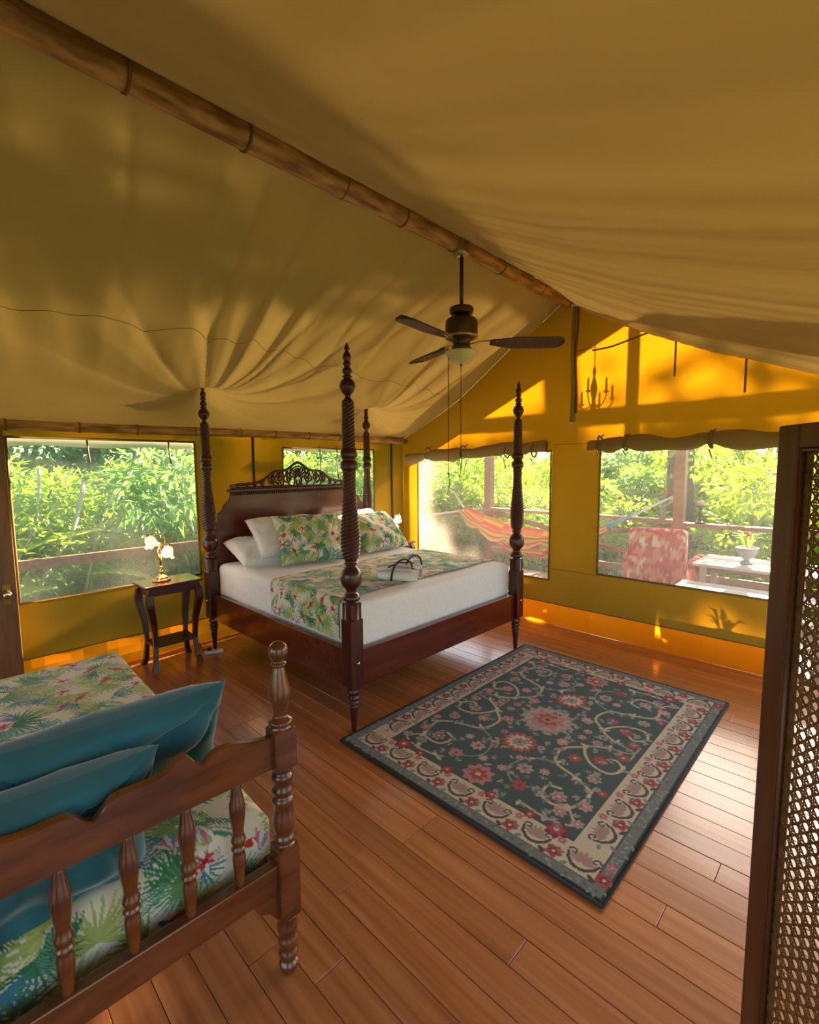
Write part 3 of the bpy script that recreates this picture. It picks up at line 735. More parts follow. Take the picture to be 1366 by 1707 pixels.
# pierced carved crest
def crest_top(t):   # t in -1..1
    a = abs(t); return .05 + .15 * math.exp(-(a / .45) ** 2) + .045 * math.exp(-((a - .42) / .14) ** 2) + .05 * math.exp(-(a / .12) ** 2)
cw = .64; cr = MB(); cz = 1.40; X0 = hx + .002 - BL.x
outl = [(X0, cyh + cw * t - BL.y, cz + crest_top(t) - .012) for t in np.linspace(-1, 1, 70)]
cr.tube(outl, .014, 8); cr.tube([(X0, cyh + cw * t - BL.y, cz + .008) for t in (-1.0, 1.0)], .013, 8)
def scroll(y0, z0, r0, turns, s, ph):
    P = []; Rr = []
    for i in range(40):
        q = i / 39; a = ph + s * turns * 2 * PI * q; r = r0 * (1 - .82 * q); P.append((X0, y0 + r * math.cos(a) - BL.y, z0 + r * math.sin(a))); Rr.append(.0125 * (1 - .4 * q))
    cr.tube(P, Rr, 6); cr.sphere(P[-1], .015, 8)
for s in (-1, 1):
    for (fy, r, ph) in ((.20, .055, PI / 2), (.33, .05, -PI / 2), (.46, .046, PI / 2), (.60, .032, -PI / 2), (.72, .026, PI / 2), (.84, .020, -PI / 2)):
        t = fy; top = crest_top(t) - .02
        scroll(cyh + s * cw * t, cz + .012 + min(top, .15) * .5, r * min(1, top / .11), 1.4, s, ph)
        cr.tube([(X0, cyh + s * cw * (t - .06) - BL.y, cz), (X0, cyh + s * cw * t - BL.y, cz + top * .5), (X0, cyh + s * cw * (t - .02) - BL.y, cz + top)], .008, 6)
    for t in np.linspace(.12, .9, 12):
        cr.tube([(X0, cyh + s * cw * t - BL.y, cz + crest_top(t) - .015), (X0, cyh + s * cw * (t + .035) - BL.y, cz + crest_top(t) * .55)], [.011, .004], 6)
for a in np.linspace(.25, PI - .25, 9):      # shell in the middle
    P = [(X0, cyh + .03 * math.cos(a) - BL.y, cz + .075 + .03 * math.sin(a)), (X0, cyh + .085 * math.cos(a) - BL.y, cz + .085 + .10 * math.sin(a))]
    cr.tube(P, [.006, .012], 6)
cr.tube([(X0, cyh + .095 * math.cos(a) - BL.y, cz + .085 + .115 * math.sin(a)) for a in np.linspace(-.2, PI + .2, 24)], .009, 6)
cr.tube([(X0, cyh + .04 * math.cos(a) - BL.y, cz + .065 + .04 * math.sin(a)) for a in np.linspace(0, 2 * PI, 20)], .010, 6)
for dy in (-.05, -.02, .02, .05): cr.tube([(X0, cyh + dy - BL.y, cz), (X0, cyh + dy * .7 - BL.y, cz + .07)], .008, 6)
cr.build('carved_crest', M['mahogany'], hb, True)

# mattress with fitted white sheet
def soft_box(x0, x1, y0, y1, z0, z1, r, nu=70, nv=60, wob=.004, seed=0, ns=6, na=6):
    """rounded-box shell as one grid wrapped from bottom edge over the top; returns V, Q, uv"""
    prof = [(0.0, z0)] + [(0.0, z0 + (z1 - r - z0) * k / ns) for k in range(1, ns + 1)] + [(r - r * math.cos(a), z1 - r + r * math.sin(a)) for a in np.linspace(0, PI / 2, na)[1:]]
    ins = [p[0] for p in prof]; zz = [p[1] for p in prof]
    U = [(x0 + i, z) for i, z in zip(ins, zz)] + [(x, z1) for x in np.linspace(x0 + r, x1 - r, nu)[1:-1]] + [(x1 - i, z) for i, z in zip(ins[::-1], zz[::-1])]
    Wv = [(y0 + i, z) for i, z in zip(ins, zz)] + [(y, z1) for y in np.linspace(y0 + r, y1 - r, nv)[1:-1]] + [(y1 - i, z) for i, z in zip(ins[::-1], zz[::-1])]
    V = np.array([[(a[0], b[0], min(a[1], b[1])) for b in Wv] for a in U])
    # arc-length coordinates for the print
    au = np.concatenate([[0], np.cumsum([math.hypot(U[i + 1][0] - U[i][0], U[i + 1][1] - U[i][1]) for i in range(len(U) - 1)])])
    av = np.concatenate([[0], np.cumsum([math.hypot(Wv[i + 1][0] - Wv[i][0], Wv[i + 1][1] - Wv[i][1]) for i in range(len(Wv) - 1)])])
    X, Y, Z = V[..., 0], V[..., 1], V[..., 2]
    Z = Z + wob * (np.sin(X * 7 + seed) * np.sin(Y * 6 + 1) + .6 * np.sin(X * 13 + Y * 11)) * np.clip((Z - z0) * 8, 0, 1)
    V = np.stack([X, Y, Z], -1)
    return V, au, av
MX0, MX1, MY0, MY1, MZ0, MZ1 = BX0 + .035, BX1 - .045, BY0 + .055, BY1 - .055, .447, .762
V, au, av = soft_box(MX0, MX1, MY0, MY1, MZ0, MZ1, .05, wob=.003)
me = fastmesh('mattress', V.reshape(-1, 3), gridq(V.shape[0], V.shape[1]))
tag(link('mattress', me, M['sheet']), 'thick white sheeted mattress on the four-poster bed', 'mattress')

# printed bed runner draped over the foot half
def runner():
    xs = np.linspace(1.16, 1.985, 190); s = .012
    zt = MZ1 + .006; yA, yB = MY0 - .012, MY1 + .012
    path = [(yA, z) for z in np.linspace(.515, zt - .045, 60)] + [(yA + .045 - .045 * math.cos(a), zt - .045 + .045 * math.sin(a)) for a in np.linspace(0, PI / 2, 9)[1:]]
    path += [(y, zt) for y in np.linspace(yA + .045, yB - .045, 330)[1:-1]]
    path += [(yB - .045 + .045 * math.cos(a), zt - .045 + .045 * math.sin(a)) for a in np.linspace(PI / 2, 0, 9)] + [(yB, z) for z in np.linspace(zt - .045, .53, 50)[1:]]
    path = np.array(path); ar = np.concatenate([[0], np.cumsum(np.hypot(*np.diff(path, axis=0).T))])
    X, I = np.meshgrid(xs, np.arange(len(path)), indexing='ij'); Y = path[I, 0]; Z = path[I, 1]; A = ar[I]
    hang = np.clip((zt - .06 - Z) / .2, 0, 1)
    Y = Y - .014 * hang * (np.sin(X * 21) * .6 + .4 + .3 * np.sin(X * 43)) * np.where(I < 80, 1, -1)
    Z = Z + .0045 * (np.sin(X * 16 + Y * 3) * np.sin(Y * 7) + .5) * (1 - hang) + .002
    V = np.stack([X, Y, Z], -1).reshape(-1, 3)
    me = fastmesh('bed_runner', V, gridq(len(xs), len(path))); paint(me, sample(PRINT_A, A, X - 1.0, .95).reshape(-1, 3))
    o = link('bed_runner', me, M['print']); tag(o, 'tropical leaf print runner draped across the foot of the white bed', 'bed runner'); return o
runner()

# pillows
def pillow_mesh(name, w, h, t, cv=None, size=.9, uo=0.0, vo=0.0, n=44, crumple=.012, seed=0, expo=.5):
    g = np.linspace(-1, 1, n); Uu, Vv = np.meshgrid(g, g, indexing='ij')
    pin = 1 - .07 * (Uu ** 2) * 0 - .10 * (1 - Vv ** 2) ** 1.0 * np.abs(Uu) ** 6
    pin2 = 1 - .10 * (1 - Uu ** 2) * np.abs(Vv) ** 6
    X = Uu * w / 2 * pin; Y = Vv * h / 2 * pin2
    T = t / 2 * ((1 - Uu ** 4).clip(0) * (1 - Vv ** 4).clip(0)) ** expo
    r = np.random.default_rng(seed); ph = r.uniform(0, 6, 6)
    cr_ = crumple * (np.sin(Uu * 5 + Vv * 3 + ph[0]) * .5 + np.sin(Uu * 9 - Vv * 7 + ph[1]) * .3 + np.sin(Vv * 11 + ph[2] + Uu * 2) * .3) * (1 - np.maximum(np.abs(Uu), np.abs(Vv)) ** 6)
    crs = lambda q: (1 - np.abs(np.sin(q))) ** 3
    ed = np.maximum(np.abs(Uu), np.abs(Vv)); ca_ = np.arctan2(np.abs(Vv) - 1.05, np.abs(Uu) - 1.05)
    cr_ = cr_ - crumple * 1.1 * crs(5.5 * ca_ + ph[3]) * np.exp(-((ed - .72) / .2) ** 2) - crumple * .9 * crs(Uu * 4.1 + 1.5 * np.sin(Vv * 2 + ph[4]) + ph[5]) * (1 - ed ** 4) * np.clip(Vv + .2, 0, 1)
    top = np.stack([X, Y, T + cr_], -1).reshape(-1, 3); bot = np.stack([X, Y, -T + cr_ * .4], -1).reshape(-1, 3)
    Q1 = gridq(n, n); Q2 = gridq(n, n, n * n)[:, ::-1]
    me = fastmesh(name, np.concatenate([top, bot]), np.concatenate([Q1, Q2]))
    if cv is not None:
        c = sample(cv, (X + uo), (Y + vo), size).reshape(-1, 3); paint(me, np.concatenate([c, c]))
    return me
def orient(o, loc, xdir, ydir):
    x = Vector(xdir).normalized(); y = Vector(ydir); y = (y - x * y.dot(x)).normalized(); z = x.cross(y)
    o.matrix_world = Matrix(((x.x, y.x, z.x, loc[0]), (x.y, y.y, z.y, loc[1]), (x.z, y.z, z.z, loc[2]), (0, 0, 0, 1)))
    return o
zt = MZ1
def pillow(label, me, mat, loc, xdir, ydir, group=None):
    o = link('pillow', me, mat); orient(o, loc, xdir, ydir); tag(o, label, 'pillow', group); return o
pillow('white pillow lying lowest at the near side of the bed head', pillow_mesh('pillow', .66, .46, .17, seed=1), M['sheet'], (.50, -2.20, zt + .10), (0.05, 1, 0), (-1, .05, .35))
pillow('white pillow leaning behind the nearer tropical cushion', pillow_mesh('pillow', .66, .46, .17, seed=2), M['sheet'], (.60, -2.06, zt + .225), (0.12, 1, 0), (-.75, .1, .62))
pillow('white pillow leaning behind the farther tropical cushion', pillow_mesh('pillow', .66, .46, .17, seed=3), M['sheet'], (.58, -1.22, zt + .215), (-.05, 1, 0), (-.72, 0, .65))
pillow('white pillow lying lowest at the far side of the bed head', pillow_mesh('pillow', .66, .46, .17, seed=4), M['sheet'], (.50, -1.20, zt + .10), (0, 1, 0), (-1, 0, .35))
pillow('tropical print cushion on the side nearer the lamp table', pillow_mesh('pillow', .60, .47, .17, PRINT_B, .85, .4, .3, n=110, seed=5), M['print'], (.835, -1.99, zt + .215), (.22, 1, -.02), (-.55, .1, .83))
pillow('tropical print cushion on the side nearer the gable window', pillow_mesh('pillow', .60, .47, .17, PRINT_B, .85, .9, .55, n=110, seed=6), M['print'], (.80, -1.17, zt + .19), (-.10, 1, -.02), (-.70, 0, .70))

# folded towels with dark looped handles
tw = empty('towel_bundle', (1.90, -1.93, zt + .01)); tag(tw, 'rolled white towels with two dark looped cords on the bed', 'towels')
tw.rotation_euler = (0, 0, .35)
def roll(loc, ln, r, rz, parent):
    P = []; mb = MB(); n = 26; ns = 50; V = []
    for i in range(n):
        x = -ln / 2 + ln * i / (n - 1); k = 1 - .35 * abs(2 * i / (n - 1) - 1) ** 5
        for j in range(ns):
            s = j / (ns - 1); th = s * 5 * PI - .9; rr = r * (.2 + .8 * s) * k; V.append((x, rr * math.cos(th), max(-r * .8, rr * math.sin(th)) + r * .8))
    o = link('towel_roll', fastmesh('towel_roll', V, gridq(n, ns)), M['towel'], parent, loc); o.rotation_euler = (0, 0, rz); return o
roll((0, -.055, 0), .30, .05, .15, tw); roll((-.04, .075, 0), .34, .055, -.1, tw); roll((-.05, .19, 0), .26, .045, .3, tw)
def handle(y, h, w, rz):
    P = [(w / 2 * math.cos(a), 0, h * math.sin(a) ** .8 if math.sin(a) > 0 else 0) for a in np.linspace(0, PI, 22)]
    o = MB().tube(P, .0075, 7).build('cord_loop', M['blackcord'], tw, True, (.02, y, .006)); o.rotation_euler = (.12, 0, rz)
handle(-.02, .150, .19, 1.0); handle(.17, .145, .20, 1.25)
o = MB().tube([(-.06, -.09, .10), (0, -.03, .128), (.05, .05, .12), (.06, .10, .105)], .006, 6).build('cord_tie', M['blackcord'], tw, True)

# ------------------------------------------------------------------ night tables and lamps
NT_Z = .69
def night_table(label, loc, rz=0.0):
    t = empty('night_table', loc, rz); tag(t, label, 'night table', 'night tables beside the bed')
    bmod(MB().box(-.155, .155, -.22, .22, NT_Z - .022, NT_Z).build('table_top', M['mahogany_panel'], t), .006)
    ap = MB(); ap.box(-.125, .125, -.185, -.170, NT_Z - .085, NT_Z - .022); ap.box(-.125, .125, .170, .185, NT_Z - .085, NT_Z - .022)
    ap.box(-.135, -.120, -.18, .18, NT_Z - .085, NT_Z - .022); ap.box(.120, .135, -.18, .18, NT_Z - .085, NT_Z - .022); ap.build('apron', M['mahogany'], t)
    leg = MB(); V = []; n = 28
    zs = np.linspace(0, NT_Z - .022, n)
    for z in zs:
        q = z / (NT_Z - .022); off = np.interp(q, [0, .08, .3, .55, .8, .92, 1], [.012, -.002, -.014, -.006, .022, .018, .0]); w = np.interp(q, [0, .08, .35, .8, 1], [.021, .017, .016, .025, .022])
        for dx, dy in ((-1, -1), (1, -1), (1, 1), (-1, 1)): V.append((off + w * dx, off + w * dy, z))
    Fc = [(3, 2, 1, 0), tuple((n - 1) * 4 + k for k in range(4))]
    for i in range(n - 1):
        for k in range(4): Fc.append((i * 4 + k, i * 4 + (k + 1) % 4, i * 4 + 4 + (k + 1) % 4, i * 4 + 4 + k))
    l0 = obj('leg', V, Fc, M['mahogany'], t, False); l0.location = (.115, .165, 0)
    for sx, sy in ((-1, 1), (-1, -1), (1, -1)):
        o = link('leg', l0.data, None, t, (.115 * sx, .165 * sy, 0)); o.scale = (sx, sy, 1)
    bmod(MB().box(-.115, .115, -.165, .165, .185, .205).build('lower_shelf', M['mahogany'], t), .004)
    return t
night_table('dark narrow night table standing under the large left window', (.275, -2.985, 0))
night_table('dark night table on the far side of the bed beside the gable', (.235, -.40, 0))

def lamp(label, loc, rz, dim=False, sc=1.0):
    t = empty('table_lamp', loc, rz); tag(t, label, 'lamp', 'brass tulip lamps'); t.scale = (sc,) * 3
    MB().lathe(smoothprof([(.072, 0), (.075, .008), (.070, .018), (.056, .024), (.058, .032), (.045, .042), (.022, .058), (.016, .075), (.022, .085), (.012, .098), (.010, .13)], 3), 28).build('base', M['brass'], t, True)
    st = MB(); st.tube([(0, 0, .12), (0, .0, .20), (0, .004, .27), (0, -.004, .32)], .0075, 8)
    st.tube(smoothprof([(0, 0, .20), (0, .03, .26), (0, .048, .34), (0, .025, .40), (0, -.03, .42), (0, -.075, .405)], 5), .006, 8)
    st.tube(smoothprof([(0, 0, .18), (0, -.02, .24), (0, .0, .30), (0, .045, .32), (0, .07, .30)], 5), .006, 8)
    st.sphere((0, .0, .20), .012, 10)
    st.build('stem', M['brass'], t, True)
    for (y, z, tilt) in ((-.088, .405, .35), (.078, .30, -.30)):
        n = 30; prof = smoothprof([(.012, 0), (.030, -.012), (.042, -.038), (.046, -.062), (.050, -.082), (.062, -.098)], 4); V = []
        for i, (r, zz) in enumerate(prof):
            q = i / (len(prof) - 1)
            for k in range(n):
                a = 2 * PI * k / n; ru = r * (1 + .10 * q ** 3 * math.cos(6 * a)); V.append((ru * math.cos(a), ru * math.sin(a), zz + .010 * q ** 3 * math.cos(6 * a)))
        Q = [(i * n + k, i * n + (k + 1) % n, (i + 1) * n + (k + 1) % n, (i + 1) * n + k) for i in range(len(prof) - 1) for k in range(n)]
        sh = obj('glass_shade', V, Q, M['tulip_dim' if dim else 'tulip'], t, True, (0, y, z)); sh.rotation_euler = (tilt, 0, 0)
        sh['label'] = 'frilled pink-white glass shade'
        MB().lathe([(.008, .02), (.016, .016), (.018, .004), (.014, -.004)], 14).build('shade_cap', M['brass'], sh, True)
    return t
lamp('brass two-branch lamp with tulip shades in front of the left window', (.265, -3.03, NT_Z), 0.0, False, .92)
lamp('brass lamp with glowing tulip shades in the corner beyond the bed', (.235, -.36, NT_Z), 1.2, True, .80)
for (x, y, z, e) in ((.265, -3.115, NT_Z + .30, .9), (.265, -2.955, NT_Z + .20, .9), (.235, -.36, NT_Z + .24, 1.0)):
    ld = bpy.data.lights.new('bulb', 'POINT'); ld.energy = e; ld.color = (1, .62, .3); ld.shadow_soft_size = .02
    lo = bpy.data.objects.new('bulb', ld); COL.objects.link(lo); lo.location = (x, y, z - .03)

# power strip and cord on the floor by the head post
ps = empty('power_strip', (.335, -2.665, 0), 1.15); tag(ps, 'small white power strip on the floor by the bed post foot', 'power strip')
bmod(MB().box(-.075, .075, -.022, .022, 0, .028).build('body', M['plastic'], ps), .005)
MB().box(-.05, -.02, -.012, .012, .028, .05).build('plug', M['rubber'], ps)
MB().tube(smoothprof([(-.035, 0, .045), (-.06, .03, .03), (-.10, .10, .006), (-.12, .25, .006), (-.20, .33, .006)], 6), .004, 6).build('cable', M['rubber'], ps, True)

# ------------------------------------------------------------------ ceiling fan
FZ = 2.47
fan = empty('ceiling_fan', (RX, -1.615, FZ)); tag(fan, 'dark bronze ceiling fan with woven leaf blades and white glass bowl', 'ceiling fan')
MB().lathe(smoothprof([(.020, .55), (.045, .555), (.058, .575), (.062, .60), (.058, .64)], 3), 24).build('canopy', M['fanpewter'], fan, True)
MB().lathe([(.014, .22), (.014, .56)], 14).build('downrod', M['fanmetal'], fan, True)
MB().lathe(smoothprof([(.03, .17), (.075, .175), (.082, .19), (.082, .215), (.06, .225), (.02, .23)], 3), 28).build('yoke_cover', M['fanmetal'], fan, True)
MB().lathe([(.05, .165), (.055, .15), (.098, .142), (.110, .13), (.113, .10), (.113, .035), (.108, .018), (.085, .005), (.062, -.012), (.058, -.04), (.07, -.055), (.05, -.07), (.045, -.082)], 36).build('motor_housing', M['fanmetal'], fan, True)
MB().lathe([(.113, .03), (.118, .022), (.112, .012)], 36).build('trim_ring', M['fanpewter'], fan, True)
bowl = MB().lathe(smoothprof([(.004, -.168), (.03, -.165), (.065, -.15), (.095, -.122), (.112, -.092), (.114, -.082), (.10, -.078), (.02, -.078)], 3), 36).build('glass_bowl', M['glassbowl'], fan, True)
MB().lathe([(.003, -.182), (.009, -.176), (.010, -.168), (.006, -.164)], 12).build('finial', M['fanpewter'], bowl, True)
def fan_blade():
    n, k = 40, 9; V = []
    for i in range(n):
        t = i / (n - 1); x = .20 + .52 * t; w = .084 * min(1, (.18 + .82 * min(1, t / .32)) ** .8) * (1 if t < .84 else math.sqrt(max(.0, 1 - ((t - .84) / .16) ** 2)) * .97 + .03)
        for j in range(k):
            s = j / (k - 1) * 2 - 1; V.append((x, s * w, -.020 * s * s -s * w * .20 + .002 * math.sin(x * 190 + abs(s) * 5)))
    Vb = [(x, y, z - .006) for x, y, z in V]; Q = [tuple(q) for q in gridq(n, k)] + [tuple(q[::-1]) for q in gridq(n, k, n * k)]
    for i in range(n - 1):
        for j in (0, k - 1): a, b = i * k + j, (i + 1) * k + j; Q.append((a, b, b + n * k, a + n * k) if j else (b, a, a + n * k, b + n * k))
    for i in (0, n - 1):
        for j in range(k - 1): a, b = i * k + j, i * k + j + 1; Q.append((a, b, b + n * k, a + n * k))
    return V + Vb, Q
bv, bq = fan_blade()
bl0 = None
for ang in (43.0, 161.0, 279.0):
    if bl0 is None:
        o = bl0 = obj('blade', bv, bq, M['fanblade'], fan, True)
        br = MB().tube([(.05, 0, -.03), (.12, 0, -.012), (.17, 0, -.008), (.26, 0, -.004)], [.012, .010, .013, .028], 10, flat=.35).build('blade_bracket', M['fanpewter'], o, True); br0 = br
    else:
        o = link('blade', bl0.data, None, fan); link('blade_bracket', br0.data, None, o)
    o.rotation_euler = (0, 0, math.radians(ang))
for (dx, dy, zb, kz) in ((-.055, -.075, -1.08, -.93), (.02, -.03, -.96, -.80)):
    c = MB().tube([(dx, dy, -.085), (dx, dy, kz)], .0028, 6); c.tube(smoothprof([(dx, dy, kz), (dx + .004, dy + .006, (kz + zb) / 2), (dx - .006, dy - .008, zb)], 5), .003, 6)
    c.sphere((dx, dy, kz), .008, 8); c.build('pull_chain', M['darkpole'], fan, True)

# ------------------------------------------------------------------ daybed in the foreground
DROT = math.radians(-2.0)
day = empty('daybed', (3.10, -3.635, 0), DROT); tag(day, 'honey-brown wooden daybed with scalloped spindle headboard', 'daybed')
DW = .98
dp = smoothprof([(.020, 0), (.026, .010), (.030, .03), (.022, .045), (.030, .065), (.024, .085), (.031, .11), (.026, .13), (.033, .155), (.030, .18), (.034, .20)], 3)
dp2 = smoothprof([(.033, .435), (.026, .445), (.034, .46), (.028, .475), (.034, .495), (.035, .52), (.030, .56), (.034, .585), (.026, .60), (.034, .615), (.028, .635), (.034, .66), (.026, .675), (.033, .69)], 3)
dp3 = smoothprof([(.034, .815), (.030, .825), (.036, .835), (.022, .848), (.020, .86), (.030, .90), (.032, .925), (.026, .96), (.018, .995), (.016, 1.005), (.024, 1.012), (.017, 1.022), (.024, 1.033), (.029, 1.048), (.026, 1.066), (.014, 1.078), (.003, 1.082)], 3)
POSTM = [MB().lathe(q, 24) for q in (dp, dp2, dp3)]
day_parts = []
def day_post(y):
    root_ = None
    if not day_parts:
        names = ('leg', 'post_shaft', 'post_finial')
        for nm, m_ in zip(names, POSTM): day_parts.append((nm, m_.build(nm, M['oakbed'], day, True, (0, y, 0)).data))
        for nm, b_x in (('rail_block', (.198, .437)), ('upper_block', (.688, .817))):
            day_parts.append((nm, MB().box(-.0345, .0345, -.0345, .0345, b_x[0], b_x[1], .005).build(nm, M['oakbed'], day, False, (0, y, 0)).data))
    else:
        for nm, me_ in day_parts: link(nm, me_, None, day, (0, y, 0))
day_post(0.0); day_post(-DW)
# scalloped top rail
yy = [-.030, -.09, -.15, -.19, -.215, -.235, -.25, -.275, -.30, -.33, -.37, -.42, -.45, -.475, -.49]
zz = [.797, .808, .824, .828, .820, .803, .815, .848, .845, .825, .819, .820, .815, .790, .780]
half_ = list(zip(yy, zz)); left_ = [(-DW - y_, z_) for y_, z_ in half_[::-1]]
topc = smoothprof([(a, b) for a, b in [(-y_, z_) for y_, z_ in half_]] , 4); topc = [(-a, b) for a, b in topc]
topl = [(-DW - a, b) for a, b in topc[::-1]]
polyg = topc + topl[1:] + [(-DW + .03, .700), (-.03, .700)]
# build as strip to keep clean caps
npts = topc + topl[1:]; V = []; Fc = []
for (yv, zv) in npts:
    V += [(-.013, yv, .700), (.013, yv, .700), (.013, yv, zv - .004), (.009, yv, zv), (-.009, yv, zv), (-.013, yv, zv - .004)]
for i in range(len(npts) - 1):
    for k in range(6): Fc.append((i * 6 + k, i * 6 + (k + 1) % 6, i * 6 + 6 + (k + 1) % 6, i * 6 + 6 + k))
obj('top_rail', V, Fc, M['oakbed'], day)
bmod(MB().box(-.018, .018, -DW + .03, -.03, .300, .390).build('lower_rail', M['oakbed'], day), .005)
MB().box(-.05, -.018, -DW + .03, -.03, .27, .30).build('mattress_ledge', M['oakbed'], day)
for sgn, y in ((1, -.034), (-1, -DW + .034)):
    MB().prism([(y, .30), (y - sgn * .075, .30), (y - sgn * .06, .262), (y - sgn * .03, .245), (y, .20)], 0, -.014, .014).build('corner_bracket', M['oakbed'], day)
spp = smoothprof([(.012, .385), (.015, .42), (.019, .47), (.016, .495), (.021, .505), (.016, .515), (.021, .53), (.017, .545), (.016, .56), (.021, .60), (.022, .635), (.016, .67), (.012, .705)], 3)
s0 = None
for y in (-.145, -.283, -.421, -.559, -.697, -.835):
    if s0 is None: s0 = MB().lathe(spp, 18).build('spindle', M['oakbed'], day, True, (0, y, 0))
    else: link('spindle', s0.data, None, day, (0, y, 0))
for y in (-.02, -DW + .02):
    bmod(MB().box(-2.0, -.034, y - .014, y + .014, .22, .36).build('side_rail', M['oakbed'], day), .004)
for y in (0, -DW):
    MB().lathe(dp, 20).build('foot_leg', M['oakbed'], day, True, (-2.02, y, 0)); MB().box(-2.052, -1.988, y - .032, y + .032, .198, .40, .004).build('foot_block', M['oakbed'], day)
MB().box(-2.04, -2.0, -DW + .03, -.03, .22, .36).build('foot_rail', M['oakbed'], day)
MB().box(-2.0, -.04, -DW + .034, -.034, .285, .30).build('slat_base', M['oakbed'], day)
# its mattress in a tropical print cover
DMX0, DMX1, DMY0, DMY1, DMZ0, DMZ1 = -1.96, -.075, -DW + .045, -.012, .302, .515
V, au, av = soft_box(DMX0, DMX1, DMY0, DMY1, DMZ0, DMZ1, .05, nu=400, nv=230, wob=.004, seed=2, ns=44, na=14)
me = fastmesh('daybed_mattress', V.reshape(-1, 3), gridq(V.shape[0], V.shape[1]))
A, B = np.meshgrid(au, av, indexing='ij'); paint(me, sample(PRINT_A, B + .13, A + .2, 1.0).reshape(-1, 3))
dm = link('daybed_mattress', me, M['print']); dm.location = day.location; dm.rotation_euler = (0, 0, DROT)
tag(dm, 'daybed mattress in a cream tropical leaf and flower print', 'mattress')
def dayp(x, y, z):
    c, s = math.cos(DROT), math.sin(DROT); return (3.10 + c * x - s * y, -3.635 + s * x + c * y, z)
pme = pillow_mesh('cushion', .66, .44, .19, seed=8, crumple=.022, n=70)
o = link('cushion', pme, M['teal']); orient(o, dayp(-.30, -.40, DMZ1 + .195), (.09, 1, .02), (.38, 0, .93)); tag(o, 'large teal cushion standing on the daybed, the farther of two', 'cushion', 'teal cushions on the daybed')
pme = pillow_mesh('cushion', .60, .42, .18, seed=9, crumple=.022, n=70)
o = link('cushion', pme, M['teal']); orient(o, dayp(-.145, -.62, DMZ1 + .15), (.05, 1, -.03), (.28, 0, .96)); tag(o, 'teal cushion against the scalloped headboard, the nearer of two', 'cushion', 'teal cushions on the daybed')

